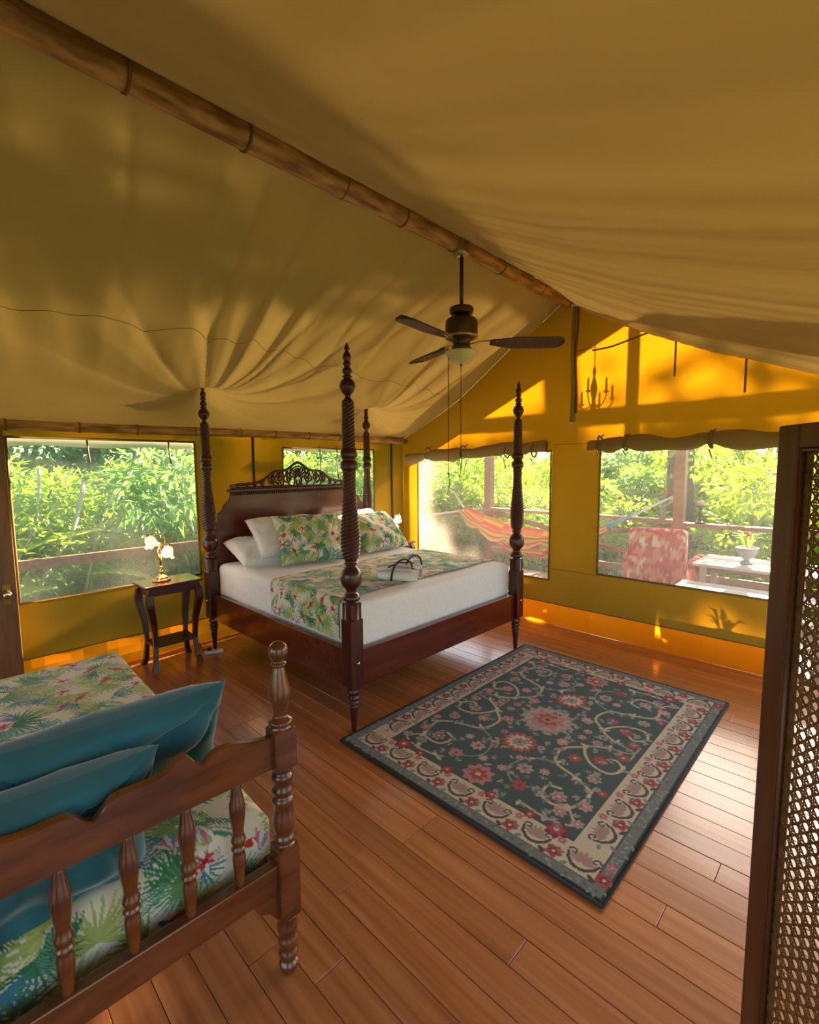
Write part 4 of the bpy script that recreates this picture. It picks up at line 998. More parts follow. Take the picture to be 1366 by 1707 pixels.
# ------------------------------------------------------------------ rug
def draw_rug(nx=765, ny=1020):
    """1.53 x 2.04 m at 2 mm; x across, y along"""
    r = random.Random(5); cv = np.ones((ny, nx, 3)) * np.array((.030, .033, .028))
    def rect(m, col): cv[m:ny - m, m:nx - m] = col
    grey = (.135, .15, .125); cream = (.50, .41, .27); dark = (.045, .035, .028); field = (.044, .070, .058); red = (.34, .055, .04); pink = (.42, .17, .15); wine = (.17, .022, .03)
    sage = (.17, .20, .16); taupe = (.30, .23, .18); gold = (.46, .36, .20); brown = (.075, .05, .035)
    rect(8, grey)
    for i in range(400):   # mottled guard band
        e = r.choice('tblr'); t = r.random(); d = r.uniform(10, 26)
        x, y = {'t': (t * nx, d), 'b': (t * nx, ny - d), 'l': (d, t * ny), 'r': (nx - d, t * ny)}[e]
        blade(cv, x, y, r.random() * 6.3, r.uniform(6, 14), 3, r.choice([(.20, .21, .18), (.09, .10, .085), (.24, .235, .20)]), 0, False)
    rect(30, (.07, .06, .045)); rect(33, cream)
    FM = 106
    rect(FM - 3, dark); rect(FM, field)
    def petals(x, y, R, n, col, w=.34, a0=0.0):
        for i in range(n): blade(cv, x, y, a0 + 2 * PI * i / n, R, R * w, col, 0, False)
    def small_flower(x, y, R, a0=0.0, c1=red, c2=wine, c3=cream):
        petals(x, y, R, 5, c1, .36, a0); petals(x, y, R * .6, 5, c2, .25, a0 + .6); disc(cv, x, y, R * .2, c3)
    def palmette(x, y, R, a, c1=taupe, c2=pink):
        for i in range(7): blade(cv, x, y, a + (i - 3) * .42, R * (1 - .06 * abs(i - 3)), R * .17, c1, 0, False)
        for i in range(3): blade(cv, x, y, a + (i - 1) * .4, R * .55, R * .12, c2, 0, False)
    def curl(x, y, R, a, s, col, w=3.0, turns=.9):
        P = []
        for i in range(26):
            q = i / 25; aa = a + s * turns * 2 * PI * q; rr = R * (1 - .75 * q); P.append((x + rr * math.cos(aa), y + rr * math.sin(aa)))
        stroke(cv, P, list(np.linspace(w, w * .7, 26)), col)
    # border repeat
    mid = 69; BK = 1.32
    def border(x, y, a, flip):
        ca, sa = math.cos(a), math.sin(a)
        def tr(u, v): u, v = u * BK, v * BK; return (x + ca * u - sa * v, y + sa * u + ca * v)
        # dark vine with two curls around a taupe palmette
        px, py = tr(0, 6 * flip); palmette(px, py, 34, a + (PI / 2) * -flip)
        for s in (-1, 1):
            stroke(cv, [tr(0, 20 * flip), tr(s * 10, 17 * flip), tr(s * 20, 8 * flip), tr(s * 24, -4 * flip)], [4, 4, 3.6, 3], brown)
            cx, cy = tr(s * 18, -8 * flip); curl(cx, cy, 10, a + (0 if s > 0 else PI), -s * flip, brown, 2.4)
            bx, by = tr(s * 16, 20 * flip); blade(cv, bx, by, a + (PI / 2) * flip + s * .9, 19, 5, brown if s > 0 else sage, .5, False)
            bx, by = tr(s * 27, 6 * flip); blade(cv, bx, by, a + (0 if s > 0 else PI), 16, 4.5, sage, .4, False)
        fx, fy = tr(38, 14 * flip); small_flower(fx, fy, 20, a)
        fx, fy = tr(38, -15 * flip); small_flower(fx, fy, 12, a + .5, pink, red)
    step = 101
    nX = round((nx - 2 * mid) / step); nY = round((ny - 2 * mid) / step)
    for i in range(nX + 1):
        x = mid + (nx - 2 * mid) * i / nX
        border(x, mid, 0, -1); border(x, ny - mid, 0, 1)
    for i in range(1, nY):
        y = mid + (ny - 2 * mid) * i / nY
        border(mid, y, PI / 2, 1); border(nx - mid, y, PI / 2, -1)
    # field, drawn with half-turn symmetry
    cx, cy = nx / 2, ny / 2
    def both(fn, u, v, a, *args):
        fn(cx + u, cy + v, a, *args); fn(cx - u, cy - v, a + PI, *args)
    def vine(pts, w=4.0, col=gold):
        P = np.array(smoothprof([(p[0] + 1000, p[1]) for p in pts], 7)); P[:, 0] -= 1000
        for s in (1, -1): stroke(cv, [(cx + s * a, cy + s * b) for a, b in P], w, col)
        for s in (1, -1): stroke(cv, [(cx - s * a, cy + s * b) for a, b in P], w, col)
    vine([(200, 20), (150, 60), (185, 120), (240, 135), (262, 95), (235, 65), (212, 85)])
    vine([(150, 60), (105, 110), (120, 180), (185, 205), (240, 240), (225, 320), (165, 330), (150, 285), (180, 270)])
    vine([(120, 180), (60, 215), (40, 285), (80, 330), (120, 318)], 2.6, (.20, .22, .17))
    vine([(0, 100), (60, 120), (95, 85), (80, 55)], 2.4, (.06, .045, .035))
    vine([(225, 320), (255, 365), (200, 385), (130, 378)], 3.2)
    vine([(200, 20), (255, 5), (262, -40)], 3.0, (.32, .27, .18))
    rr = random.Random(9)
    for (u, v) in ((150, 60), (120, 180), (185, 205), (240, 240), (225, 320), (262, 95), (200, 20), (130, 378), (60, 215), (95, 85), (200, 385)):
        for s1 in (1, -1):
            for s2 in (1, -1):
                for k in range(3): blade(cv, cx + s1 * u, cy + s2 * v, rr.random() * 6.3, rr.uniform(14, 26), 5, rr.choice([gold, cream, sage, (.26, .24, .18)]), rr.uniform(-.6, .6), False)
    for s2 in (1, -1):       # red-ringed rosettes on the long axis
        x, y = cx, cy + s2 * 165
        petals(x, y, 52, 14, (.40, .075, .045), .22); petals(x, y, 38, 12, cream, .22, .2); petals(x, y, 24, 10, sage, .2); disc(cv, x, y, 11, taupe); disc(cv, x, y, 5, wine)
        x, y = cx, cy + s2 * 365
        petals(x, y, 44, 9, pink, .3); petals(x, y, 28, 7, red, .25, .3); disc(cv, x, y, 8, cream)
    petals(cx, cy, 88, 16, taupe, .20); petals(cx, cy, 72, 16, (.36, .30, .23), .17, .2); petals(cx, cy, 62, 8, pink, .28); petals(cx, cy, 40, 8, red, .24, .39); petals(cx, cy, 22, 8, pink, .25); disc(cv, cx, cy, 8, wine)
    fl = [(205, 95, 22), (190, 300, 22), (90, 80, 20), (75, 262, 24), (150, 130, 20), (225, 180, 20), (60, 150, 13), (120, 240, 15), (245, 40, 20), (165, 20, 16), (250, 290, 20), (30, 300, 15), (100, 330, 22), (215, 345, 18), (235, 400, 30), (170, 400, 16), (70, 405, 20), (120, 20, 14), (40, 230, 12), (262, 355, 16), (262, 220, 14)]
    for i, (u, v, R) in enumerate(fl):
        for s1 in (1, -1):
            for s2 in (1, -1):
                c1 = [pink, red, (.36, .14, .15), (.45, .22, .18)][(i + (s1 > 0)) % 4]
                x, y = cx + s1 * u, cy + s2 * v
                if v > 395: petals(x, y, R, 7, wine, .3, i); petals(x, y, R * .7, 6, red, .3, i); disc(cv, x, y, R * .2, cream)
                else: petals(x, y, R, 7, (.34, .29, .22) if i % 2 else c1, .32, i * .7); petals(x, y, R * .72, 6, c1, .3, i * .4); disc(cv, x, y, R * .22, cream if i % 3 else wine)
    for i in range(120):
        u, v = rr.uniform(-268, 268), rr.uniform(-395, 395)
        for s1 in (1, -1):
            x, y = cx + s1 * u, cy + s1 * v
            a = rr.random() * 6.3
            for k in range(3): blade(cv, x, y, a + k * .8, rr.uniform(10, 20), 4, rr.choice([sage, (.28, .26, .20), (.10, .13, .11), taupe]), .3, False)
    # weave mottling
    g = np.random.default_rng(3); cv *= (1 + .14 * (g.random((ny, nx, 1)) - .5))
    return cv
RUGC = draw_rug()
RGX0, RGX1, RGY0, RGY1, RT = 2.205, 3.735, -2.735, -.695, .014
def make_rug():
    root = empty('rug', ((RGX0 + RGX1) / 2, (RGY0 + RGY1) / 2, 0)); tag(root, 'dark green floral oriental rug with cream border on the plank floor', 'rug')
    nx, ny = 384, 511; xs = np.linspace(-.765, .765, nx); ys = np.linspace(-1.02, 1.02, ny); X, Y = np.meshgrid(xs, ys, indexing='ij')
    e = np.minimum(.765 - np.abs(X), 1.02 - np.abs(Y)); Z = RT * np.clip(e / .008, .3, 1) ** .5 + .0012 * np.sin(X * 9 + 1) * np.sin(Y * 7) * np.clip(e * 8, 0, 1)
    me = fastmesh('pile', np.stack([X, Y, Z], -1).reshape(-1, 3), gridq(nx, ny))
    i = np.clip(((Y + 1.02) / 2.04 * 1019).astype(int), 0, 1019); j = np.clip(((X + .765) / 1.53 * 764).astype(int), 0, 764)
    paint(me, RUGC[i, j].reshape(-1, 3)); link('pile', me, M['rug'], root)
    MB().box(-.768, .768, -1.023, 1.023, .0005, .006, .002).build('backing', M['rugedge'], root)
    mb = MB(); c = [(-.766, -1.021), (.766, -1.021), (.766, 1.021), (-.766, 1.021), (-.766, -1.021)]
    for a, b in zip(c[:-1], c[1:]): mb.tube([(a[0], a[1], .0075), (b[0], b[1], .0075)], .007, 8)
    mb.build('bound_edge', M['rugedge'], root, True)
    return root
make_rug()

# ------------------------------------------------------------------ cane folding screen at the right
SA = Vector((4.2165, -3.14, 0)); SD = Vector((.63, -.777, 0)).normalized(); SN = Vector((-SD.y, SD.x, 0)); SH = 1.672; SW = .46
scr = empty('cane_screen', SA); tag(scr, 'dark wooden folding screen with woven cane panel at the right edge', 'folding screen')
scr.rotation_euler = (0, 0, math.atan2(SD.y, SD.x))
def panel(px, rz, nm):
    p = empty(nm, (px, 0, 0), rz); p.parent = scr
    return p
def frame_panel(parent, off, ang):
    # local x along the panel, y thickness
    c, s = math.cos(ang), math.sin(ang)
    def place(o): o.location = (off[0], off[1], 0); o.rotation_euler = (0, 0, ang); return o
    st = .058; t = .014
    place(bmod(MB().box(0, st, -t, t, .02, SH).build('stile', M['screenwood'], parent), .004)); place(bmod(MB().box(SW - st, SW, -t, t, .02, SH).build('stile', M['screenwood'], parent), .004))
    for z0, z1 in ((SH - .045, SH), (.05, .12)): place(bmod(MB().box(st, SW - st, -t * .95, t * .95, z0, z1).build('cross_rail', M['screenwood'], parent), .003))
    x0, x1, z0, z1 = st, SW - st, .12, SH - .045
    bd = MB()
    for yy_ in (-t * .6, t * .6):
        for a, b in (((x0 + .004, z0), (x0 + .004, z1)), ((x1 - .004, z0), (x1 - .004, z1)), ((x0, z1 - .004), (x1, z1 - .004)), ((x0, z0 + .004), (x1, z0 + .004))):
            bd.tube([(a[0], yy_, a[1]), (b[0], yy_, b[1])], .0045, 6)
    place(bd.build('bead', M['screenwood'], parent, True))
    # six-way cane weave
    P = .0236; w = .0015; cw_ = MB()
    def strip(xa, za, xb, zb, yy_, ww):
        d = Vector((xb - xa, 0, zb - za)); n = Vector((-d.z, 0, d.x)).normalized() * ww
        v = [(xa - n.x, yy_, za - n.z), (xa + n.x, yy_, za + n.z), (xb + n.x, yy_, zb + n.z), (xb - n.x, yy_, zb - n.z)]
        v2 = [(x, y + .0008, z) for x, y, z in v]; cw_.add(v + v2, [(0, 1, 2, 3), (7, 6, 5, 4), (0, 4, 5, 1), (2, 6, 7, 3), (1, 5, 6, 2), (3, 7, 4, 0)])
    for yb in (-.002,):
        x = x0 + P * .5
        while x < x1:
            for dx in (-.0026, .0026): strip(x + dx, z0, x + dx, z1, yb, w)
            x += P
        z = z0 + P * .5
        while z < z1:
            for dz in (-.0026, .0026): strip(x0, z + dz, x1, z + dz, yb + .0005, w)
            z += P
        k0 = x0 - math.ceil((z1 - z0) / P) * P
        nk = int((x1 - k0) / P) + 2
        for kk in range(nk):
            for sgn in (1, -1):
                k = k0 + kk * P + (P / 2 if sgn > 0 else (P / 2 + (z0 - z1)) % P)
                a, b = k, k + (z1 - z0)   # x at z0, x at z1 for +45
                xa, xb = max(a, x0), min(b, x1)
                if xb > xa:
                    if sgn > 0: strip(xa, z0 + (xa - a), xb, z0 + (xb - a), yb + .0010, .0022)
                    else: strip(xa, z1 - (xa - a), xb, z1 - (xb - a), yb + .0015, .0022)
    place(tag(cw_.build('cane_weave', M['cane'], parent), kind='stuff'))
frame_panel(scr, (0, 0), 0.0)
frame_panel(scr, (SW * math.cos(0) + .016, .022), 1.25)
for z in (.35, 1.35): MB().tube([(SW + .006, .006, z - .03), (SW + .006, .006, z + .03)], .007, 8).build('hinge', M['brass'], scr, True)

# ------------------------------------------------------------------ wooden door at the far left
door = empty('door_1', (.05, -3.91, 0)); tag(door, kind='structure')
bmod(MB().box(.0, .032, -.88, -.005, .01, 1.86).build('leaf', M['doorwood'], door), .004)
for (a, b, c, d) in ((-.78, -.14, .18, .82), (-.78, -.14, .98, 1.70)):
    bmod(MB().box(.030, .042, a, b, c, d).build('panel', M['doorwood'], door), .008)
kn = MB().lathe(smoothprof([(.014, 0), (.011, .012), (.012, .022), (.024, .035), (.027, .048), (.020, .058), (.003, .061)], 3), 20).build('knob', M['chrome'], door, True, (.032, -.063, .735)); kn.rotation_euler = (0, PI / 2, 0)
MB().box(.031, .035, -.085, -.041, .66, .80, .001).build('lock_plate', M['brass'], door)

# ------------------------------------------------------------------ veranda outside the gable
deck = MB().box(-.25, 6.2, .06, 2.15, -.16, -.045).build('veranda_deck', M['subfloor']); tag(deck, 'plank deck of the veranda outside the gable windows', 'deck')
dpl = None; x = -.22; k = 0
while x < 6.1:
    if dpl is None: dpl = MB().box(0, .135, .08, 2.13, -.045, -.012, .003); d0 = dpl.build('plank', M['veranda_wood'], deck, False, (x, 0, 0))
    else: link('plank', d0.data, None, deck, (x, 0, 0))
    x += .142; k += 1
VY = 2.0
def vpost(x, w, top, label, y=VY):
    o = bmod(MB().box(-w / 2, w / 2, -w / 2, w / 2, -.012, top).build('veranda_post', M['veranda_wood'], None, False, (x, y, 0)), .006); tag(o, label, 'post', 'veranda posts')
vpost(-.06, .115, 2.80, 'square wooden veranda corner post seen through the window beside the bed')
vpost(2.68, .115, 2.80, 'square wooden veranda post seen through the window beside the cane screen')
vpost(5.45, .115, 2.80, 'square wooden veranda post outside the doorway')
bmod(MB().box(-.12, 5.5, VY - .04, VY + .04, 2.80, 2.93).build('tie_beam', M['veranda_wood']), .005)
tag(bpy.data.objects['tie_beam'], 'wooden tie beam across the veranda front above the posts', 'beam')
o = bmod(MB().box(2.68, 2.78, 1.10, 1.19, 2.0, 3.22).build('awning_prop', M['veranda_wood']), .004); tag(o, 'short upright prop under the awning near the chandelier', 'prop')
def rail(name, x0, x1, z, w, h, label, y=VY):
    o = bmod(MB().box(x0, x1, y - w / 2, y + w / 2, z - h, z).build(name, M['veranda_wood']), .004); tag(o, label, 'rail', 'veranda rails'); return o
rail('top_rail_beam', .0, 2.62, .925, .12, .045, 'veranda top rail between the corner post and the post beside the armchair')
rail('top_rail_beam', 2.74, 5.38, .90, .12, .045, 'veranda top rail running right behind the potted flower')
rail('lower_rail_beam', .0, 2.62, .30, .05, .08, 'low veranda rail behind the hammock')
rail('lower_rail_beam', 2.74, 5.38, .30, .05, .08, 'low veranda rail behind the white table')
o = MB().tube([(0.02, VY, .86), (2.60, VY, .36)], .035, 4).build('cross_brace', M['veranda_wood']); tag(o, 'sloping railing brace behind the hammock', 'brace')
o = MB().tube([(0.02, VY + .03, .36), (2.60, VY + .03, .84)], .030, 4).build('cross_brace', M['veranda_wood']); tag(o, 'rising railing brace behind the pink armchair', 'brace')
o = bmod(MB().box(-.12, .0, .10, VY - .06, .875, .92).build('side_rail_beam', M['veranda_wood']), .004); tag(o, 'veranda side rail running back from the corner post to the tent', 'rail')
# walkway rail outside the left windows
o = bmod(MB().box(-1.0, -.955, -6.2, 1.2, .70, .795).build('walkway_rail', M['veranda_wood']), .004); tag(o, 'long wooden walkway rail outside the left windows', 'rail')
for k, y in enumerate((-5.6, -.95, 1.1)):
    o = bmod(MB().box(-1.06, -1.0, y - .045, y + .045, -.6, .80).build('walkway_post', M['veranda_wood']), .004); tag(o, ['walkway rail post beyond the door', 'walkway rail post outside the window behind the headboard', 'walkway rail post by the tent corner'][k], 'post')

# awning: roof canvas carried on over the veranda
xs = np.linspace(-.25, 5.8, 70); ys_ = np.linspace(.02, 1.2, 16); Xa, Ya = np.meshgrid(xs, ys_, indexing='ij')
edge0 = np.interp(Xa, [-.25, 0, RX, 4.02, 5.8], [1.90, 1.985, RZ + .035, 2.45, 2.1])
edge1 = np.interp(Xa, [-.25, 3.1, 5.8], [2.423 + .51 + .46 * (-.25 + .072 - 1.966), 2.423 + .51 + .46 * (3.1 + .072 - 1.966), 3.1])
Tq = Ya / 1.2; Za = edge0 * (1 - Tq) + edge1 * Tq
aw = link('awning', fastmesh('awning', np.stack([Xa, Ya, Za], -1).reshape(-1, 3), gridq(70, 16)), M['canvas_fly']); tag(aw, 'canvas awning carried over the veranda from the tent roof', 'awning')

# chandelier hanging on the veranda
ch = empty('chandelier', (2.43, .55, 2.24)); tag(ch, 'small candle-arm chandelier hanging on the veranda, seen as a shadow', 'chandelier')
MB().lathe(smoothprof([(.004, 0), (.014, .02), (.005, .05), (.022, .08), (.03, .11), (.016, .16), (.022, .20), (.034, .26), (.026, .32), (.010, .38), (.018, .42), (.006, .47)], 3), 16).build('column', M['iron'], ch, True)
MB().tube([(0, 0, .46), (0, 0, .93)], .005, 6).build('chain', M['iron'], ch, True)
for k in range(6):
    a = k * PI / 3 + .26
    ar = MB(); c, s = math.cos(a), math.sin(a)
    ar.tube([(c * r, s * r, z) for r, z in smoothprof([(.02, .13), (.07, .09), (.13, .10), (.17, .15), (.17, .18)], 4)], .006, 6)
    ar.lathe([(.006, .18), (.024, .185), (.024, .19), (.008, .19)], 10, c * .17, s * .17)
    o = ar.build('arm', M['iron'], ch, True)
    MB().lathe([(.010, .19), (.010, .255), (.007, .262), (.012, .28), (.002, .315)], 10, c * .17, s * .17).build('candle', M['whitepaint'], o, True)

# hammock slung along the veranda
def hammock():
    h = empty('hammock', (1.2, 1.2, .5)); tag(h, 'red and yellow fringed hammock slung across the veranda', 'hammock')
    nx, nc = 90, 26; V = []; C = []
    for i in range(nx):
        t = i / (nx - 1); x = .03 + 2.15 * t
        zc = np.interp(t, [0, .12, .25, .42, .65, .85, 1], [.985, .87, .79, .72, .70, .78, .90]); w = .34 * math.sin(PI * (.04 + .92 * t)) ** .7
        for j in range(nc):
            s = j / (nc - 1) * 2 - 1; V.append((x, 1.2 + s * w, zc - (1 - s * s) * w * .9))
            q = (abs(s) * 5 + x * .7) % 1.0; C.append([(.50, .08, .04), (.55, .16, .06), (.60, .42, .05), (.42, .05, .08), (.22, .28, .06)][int(q * 5)])
    me = fastmesh('cloth', np.array(V) - np.array(h.location), gridq(nx, nc)); paint(me, np.array(C)); link('cloth', me, M['hammock'], h)
    for side in (-1, 1):
        V = []; C = []; nd = 8
        for i in range(nx):
            t = i / (nx - 1); x = .03 + 2.15 * t; zc = np.interp(t, [0, .12, .25, .42, .65, .85, 1], [.985, .87, .79, .72, .70, .78, .90]); w = .34 * math.sin(PI * (.04 + .92 * t)) ** .7
            dep = (.06 + .10 * abs(math.sin(t * PI * 4.5))) * math.sin(PI * (.05 + .9 * t)) ** .5
            for j in range(nd):
                q = j / (nd - 1); V.append((x + .004 * math.sin(40 * x), 1.2 + side * (w + .01 + .012 * q), zc - dep * q))
                C.append([(.55, .10, .06), (.58, .18, .08), (.62, .46, .06), (.62, .46, .06), (.50, .07, .06), (.55, .3, .08), (.6, .5, .2), (.6, .45, .3)][j])
        me = fastmesh('fringe', np.array(V) - np.array(h.location), gridq(nx, nd)); paint(me, np.array(C)); link('fringe', me, M['hammock'], h)
    rp = MB()
    for dy in (-.01, .01): rp.tube([(.05 - 1.2, dy, .485), (-.06 - 1.2, dy * .2 - .1, .72)], .008, 6); rp.tube([(-.05 - 1.2, dy * .2 - .1, .70), (-.62 - 1.2, -.75, 1.33)], .007, 6)
    rp.build('rope', M['rope'], h, True)
    MB().tube([(2.17 - 1.2, 0, .40), (2.62 - 1.2, .72, .70)], [.02, .012], 8).build('rope', M['rope'], h, True)
    V = []
    for i in range(20):
        t = i / 19
        for j in range(8):
            s = j / 7 * 2 - 1; V.append((2.12 + .42 * t - 1.2, .02 + .06 * t + s * .10 * (1 - t * .75), .38 + .24 * t - (1 - s * s) * .06 * (1 - t)))
    link('spreader_cloth', fastmesh('spreader_cloth', V, gridq(20, 8)), M['bluecloth'], h)
hammock()

# pink upholstered armchair, seen from behind
arm = empty('armchair', (2.725, 1.05, -.012), math.radians(4)); tag(arm, 'pink and white leaf print armchair on the veranda, back to the window', 'armchair')
def pink_print(n=300):
    r = random.Random(21); cv = np.ones((n, n, 3)) * np.array((.62, .30, .25))
    for i in range(90):
        x, y, a = r.random() * n, r.random() * n, r.random() * 6.3; c = r.choice([(.52, .04, .07), (.58, .06, .08), (.75, .58, .48), (.48, .03, .06), (.70, .22, .20)])
        for k in range(5): blade(cv, x, y, a + (k - 2) * .4, n * r.uniform(.12, .22), n * .022, c, r.uniform(-.9, .9))
    return cv
PK = pink_print()
def pad(name, x0, x1, y0, y1, z0, z1, r, n=40):
    V, au, av = soft_box(x0, x1, y0, y1, z0, z1, r, nu=n, nv=n, wob=.003, ns=24, na=6)
    me = fastmesh(name, V.reshape(-1, 3), gridq(V.shape[0], V.shape[1])); A, B = np.meshgrid(au, av, indexing='ij'); paint(me, sample(PK, A, B, .55).reshape(-1, 3))
    return link(name, me, M['pink'], arm)
pad('backrest', -.275, .275, -.02, .12, .14, .93, .05, 60); pad('seat', -.27, .27, .12, .62, .14, .42, .05)
for s in (-1, 1): pad('arm_rest', s * .325 - .05, s * .325 + .05, .14, .60, .14, .62, .05)
for sx in (-1, 1):
    for yy_ in (.05, .56): MB().lathe([(.018, 0), (.026, .14)], 12).build('leg', M['mahogany'], arm, True, (sx * .27, yy_, 0))

# low white table, bench and potted flower
tb = empty('veranda_table', (3.55, 1.28, -.012)); tag(tb, 'white painted slatted table holding the potted flower on the veranda', 'table')
for k in range(5):
    y = -.26 + k * .13; bmod(MB().box(-.46, .62, y - .058, y + .058, .60, .628).build('slat', M['whitepaint'], tb), .003)
for sx in (-.38, .54):
    for sy in (-.24, .24): MB().box(sx - .025, sx + .025, sy - .025, sy + .025, 0, .60).build('leg', M['whitepaint'], tb)
MB().box(-.42, .58, -.20, .20, .54, .598).build('apron', M['veranda_wood'], tb)
bn = empty('veranda_bench', (3.68, .62, -.012)); tag(bn, 'low white bench on the veranda just outside the gable window', 'bench')
for k in range(3): bmod(MB().box(-.62, .62, -.18 + k * .125, -.07 + k * .125, .46, .485).build('slat', M['whitepaint'], bn), .003)
for sx in (-.5, .5):
    for sy in (-.12, .14): MB().box(sx - .022, sx + .022, sy - .022, sy + .022, 0, .46).build('leg', M['veranda_wood'], bn)
pt = empty('potted_flower', (3.49, 1.24, .617)); tag(pt, 'small red-flowered plant in a grey footed pot on the veranda table', 'potted plant')
MB().lathe(smoothprof([(.05, 0), (.055, .015), (.03, .03), (.028, .045), (.06, .075), (.085, .12), (.092, .15), (.098, .16), (.085, .162), (.07, .15)], 3), 22).build('pot', M['stonepot'], pt, True)
lf = MB()
for k in range(11):
    a = k * .57; l_ = random.uniform(.08, .16)
    P0 = Vector((.02 * math.cos(a), .02 * math.sin(a), .15)); P1 = P0 + Vector((math.cos(a) * l_ * .5, math.sin(a) * l_ * .5, l_)); P2 = P0 + Vector((math.cos(a) * l_, math.sin(a) * l_, l_ * 1.0))
    sd = Vector((-math.sin(a), math.cos(a), 0)) * .018; lf.add([P0, P1 + sd, P2, P1 - sd], [(0, 1, 2, 3)])
lf.build('leaves', M['leaf_a'], pt)
fl_ = MB().tube([(0, 0, .15), (-.012, 0, .27)], .004, 6).build('stem', M['leaf_b'], pt, True)
fb = MB()
for k in range(5):
    a = k * 1.26; fb.tube([(-.012, 0, .262), (-.012 + .018 * math.cos(a), .018 * math.sin(a), .285), (-.012 + .012 * math.cos(a), .012 * math.sin(a), .325)], [.005, .013, .002], 6)
fb.build('flower', M['petal'], pt, True)
# things on the rail
cdl = empty('candle_holder', (2.90, VY, .90)); tag(cdl, 'small dark candle holder standing on the veranda rail', 'candle holder')
MB().lathe(smoothprof([(.05, 0), (.052, .012), (.018, .03), (.014, .07), (.03, .11), (.012, .14), (.014, .17), (.045, .195), (.048, .215)], 3), 16).build('stand', M['iron'], cdl, True)
MB().lathe([(.036, .215), (.036, .262), (.01, .265)], 14).build('candle', M['whitepaint'], cdl, True)
vz = empty('flower_vase', (2.50, VY, .925)); tag(vz, 'small glass vase with a red heliconia stem on the veranda rail', 'vase')
MB().lathe(smoothprof([(.03, 0), (.036, .02), (.040, .06), (.026, .10), (.024, .13), (.03, .15)], 3), 16).build('vase', M['stonepot'], vz, True)
MB().tube([(0, 0, .12), (.01, 0, .24), (.02, 0, .30)], .004, 6).build('stem', M['leaf_b'], vz, True)
MB().tube([(.02, 0, .26), (.035, 0, .32), (.03, 0, .38)], [.006, .018, .003], 6).build('flower', M['petal'], vz, True)
lf = MB()
for a, l_ in ((.2, .26), (-.5, .2), (2.6, .2), (.6, .22)):
    P0 = Vector((0, 0, .14)); d_ = Vector((math.cos(a), .2 * math.sin(a * 3), .35 + .3 * math.sin(a))).normalized(); P2 = P0 + d_ * l_; P1 = P0 + d_ * l_ * .5 + Vector((0, 0, .05)); sd = Vector((0, .022, .012))
    lf.add([P0, P1 + sd, P2, P1 - sd], [(0, 1, 2, 3)])
lf.build('leaves', M['leaf_c'], vz)

# ------------------------------------------------------------------ ground, slope and jungle
gx = np.linspace(-45, 45, 90); GX, GY = np.meshgrid(gx, gx, indexing='ij')
dist = np.sqrt((np.clip(np.abs(GX - 2.7) - 3.5, 0, None)) ** 2 + (np.clip(np.abs(GY + 2.5) - 5.5, 0, None)) ** 2)
GZ = -.62 + .04 * np.sin(GX * .9) * np.sin(GY * .8)
o = link('ground', fastmesh('ground', np.stack([GX, GY, GZ], -1).reshape(-1, 3), gridq(90, 90)), M['soil']); tag(o, kind='structure')

def leaves(n, centre, radii, size, rg, shell=.45, aspect=.42, droop=.35):
    c = np.array(centre); rd = np.array(radii)
    d = rg.normal(size=(n, 3)); d /= np.linalg.norm(d, axis=1)[:, None]; rr = (shell + (1 - shell) * rg.random(n)) ** .8
    P = c + d * rd * rr[:, None]
    ax = d + rg.normal(size=(n, 3)) * .7; ax[:, 2] -= droop; ax /= np.linalg.norm(ax, axis=1)[:, None]
    up = rg.normal(size=(n, 3)) * .6 + np.array([0, 0, 1.0]); sd = np.cross(ax, up); sd /= np.linalg.norm(sd, axis=1)[:, None]; nr = np.cross(sd, ax)
    s = size * rg.uniform(.6, 1.35, n)[:, None]; w = s * aspect
    A = P; B = P + ax * s * .45 + sd * w * .5 + nr * s * .07; Cc = P + ax * s - nr * s * .10; D = P + ax * s * .45 - sd * w * .5 + nr * s * .07; Mm = P + ax * s * .45
    V = np.stack([A, B, Cc, D, Mm], 1).reshape(-1, 3); i = np.arange(n)[:, None] * 5
    T = np.concatenate([i + np.array([[0, 4, 1]]), i + np.array([[4, 2, 1]]), i + np.array([[0, 3, 4]]), i + np.array([[4, 3, 2]])], 0)
    return V, T

PROTO = {}
def shrub_proto(key, n, blobs, size, mat, seed, stems, aspect=.42, bark='bark'):
    rg = np.random.default_rng(seed); Vs = []; Ts = []; off = 0
    tot = sum(b[1][0] * b[1][1] * b[1][2] for b in blobs)
    for c, rd in blobs:
        k = max(30, int(n * (rd[0] * rd[1] * rd[2]) ** (1 / 1.5) / sum((b[1][0] * b[1][1] * b[1][2]) ** (1 / 1.5) for b in blobs)))
        V, T = leaves(k, c, rd, size, rg, aspect=aspect); Vs.append(V); Ts.append(T + off); off += len(V)
    fm = fastmesh('foliage', np.concatenate(Vs), np.concatenate(Ts), False); fm.materials.append(M[mat])
    mb = MB()
    for (c, rd) in blobs:
        p0 = Vector((c[0] * .12 + rg.uniform(-.05, .05), c[1] * .12, -.05)); p2 = Vector(c); p1 = (p0 + p2) / 2 + Vector((rg.uniform(-.15, .15), rg.uniform(-.15, .15), 0))
        mb.tube([p0, p1, p2, p2 + Vector((rg.uniform(-.2, .2), rg.uniform(-.2, .2), rd[2] * .7))], [stems, stems * .8, stems * .5, stems * .2], 7)
    sm_ = bpy.data.meshes.new('stem'); sm_.from_pydata([tuple(v) for v in mb.v], [], mb.f); sm_.materials.append(M[bark]); sm_.update()
    PROTO[key] = (fm, sm_)
shrub_proto('round', 3600, [((0, 0, 1.0), (.9, .9, .8)), ((.6, .3, 1.6), (.7, .7, .6)), ((-.5, -.3, 1.7), (.75, .7, .65)), ((.1, .5, 2.2), (.6, .6, .5))], .15, 'leaf_a', 1, .035)
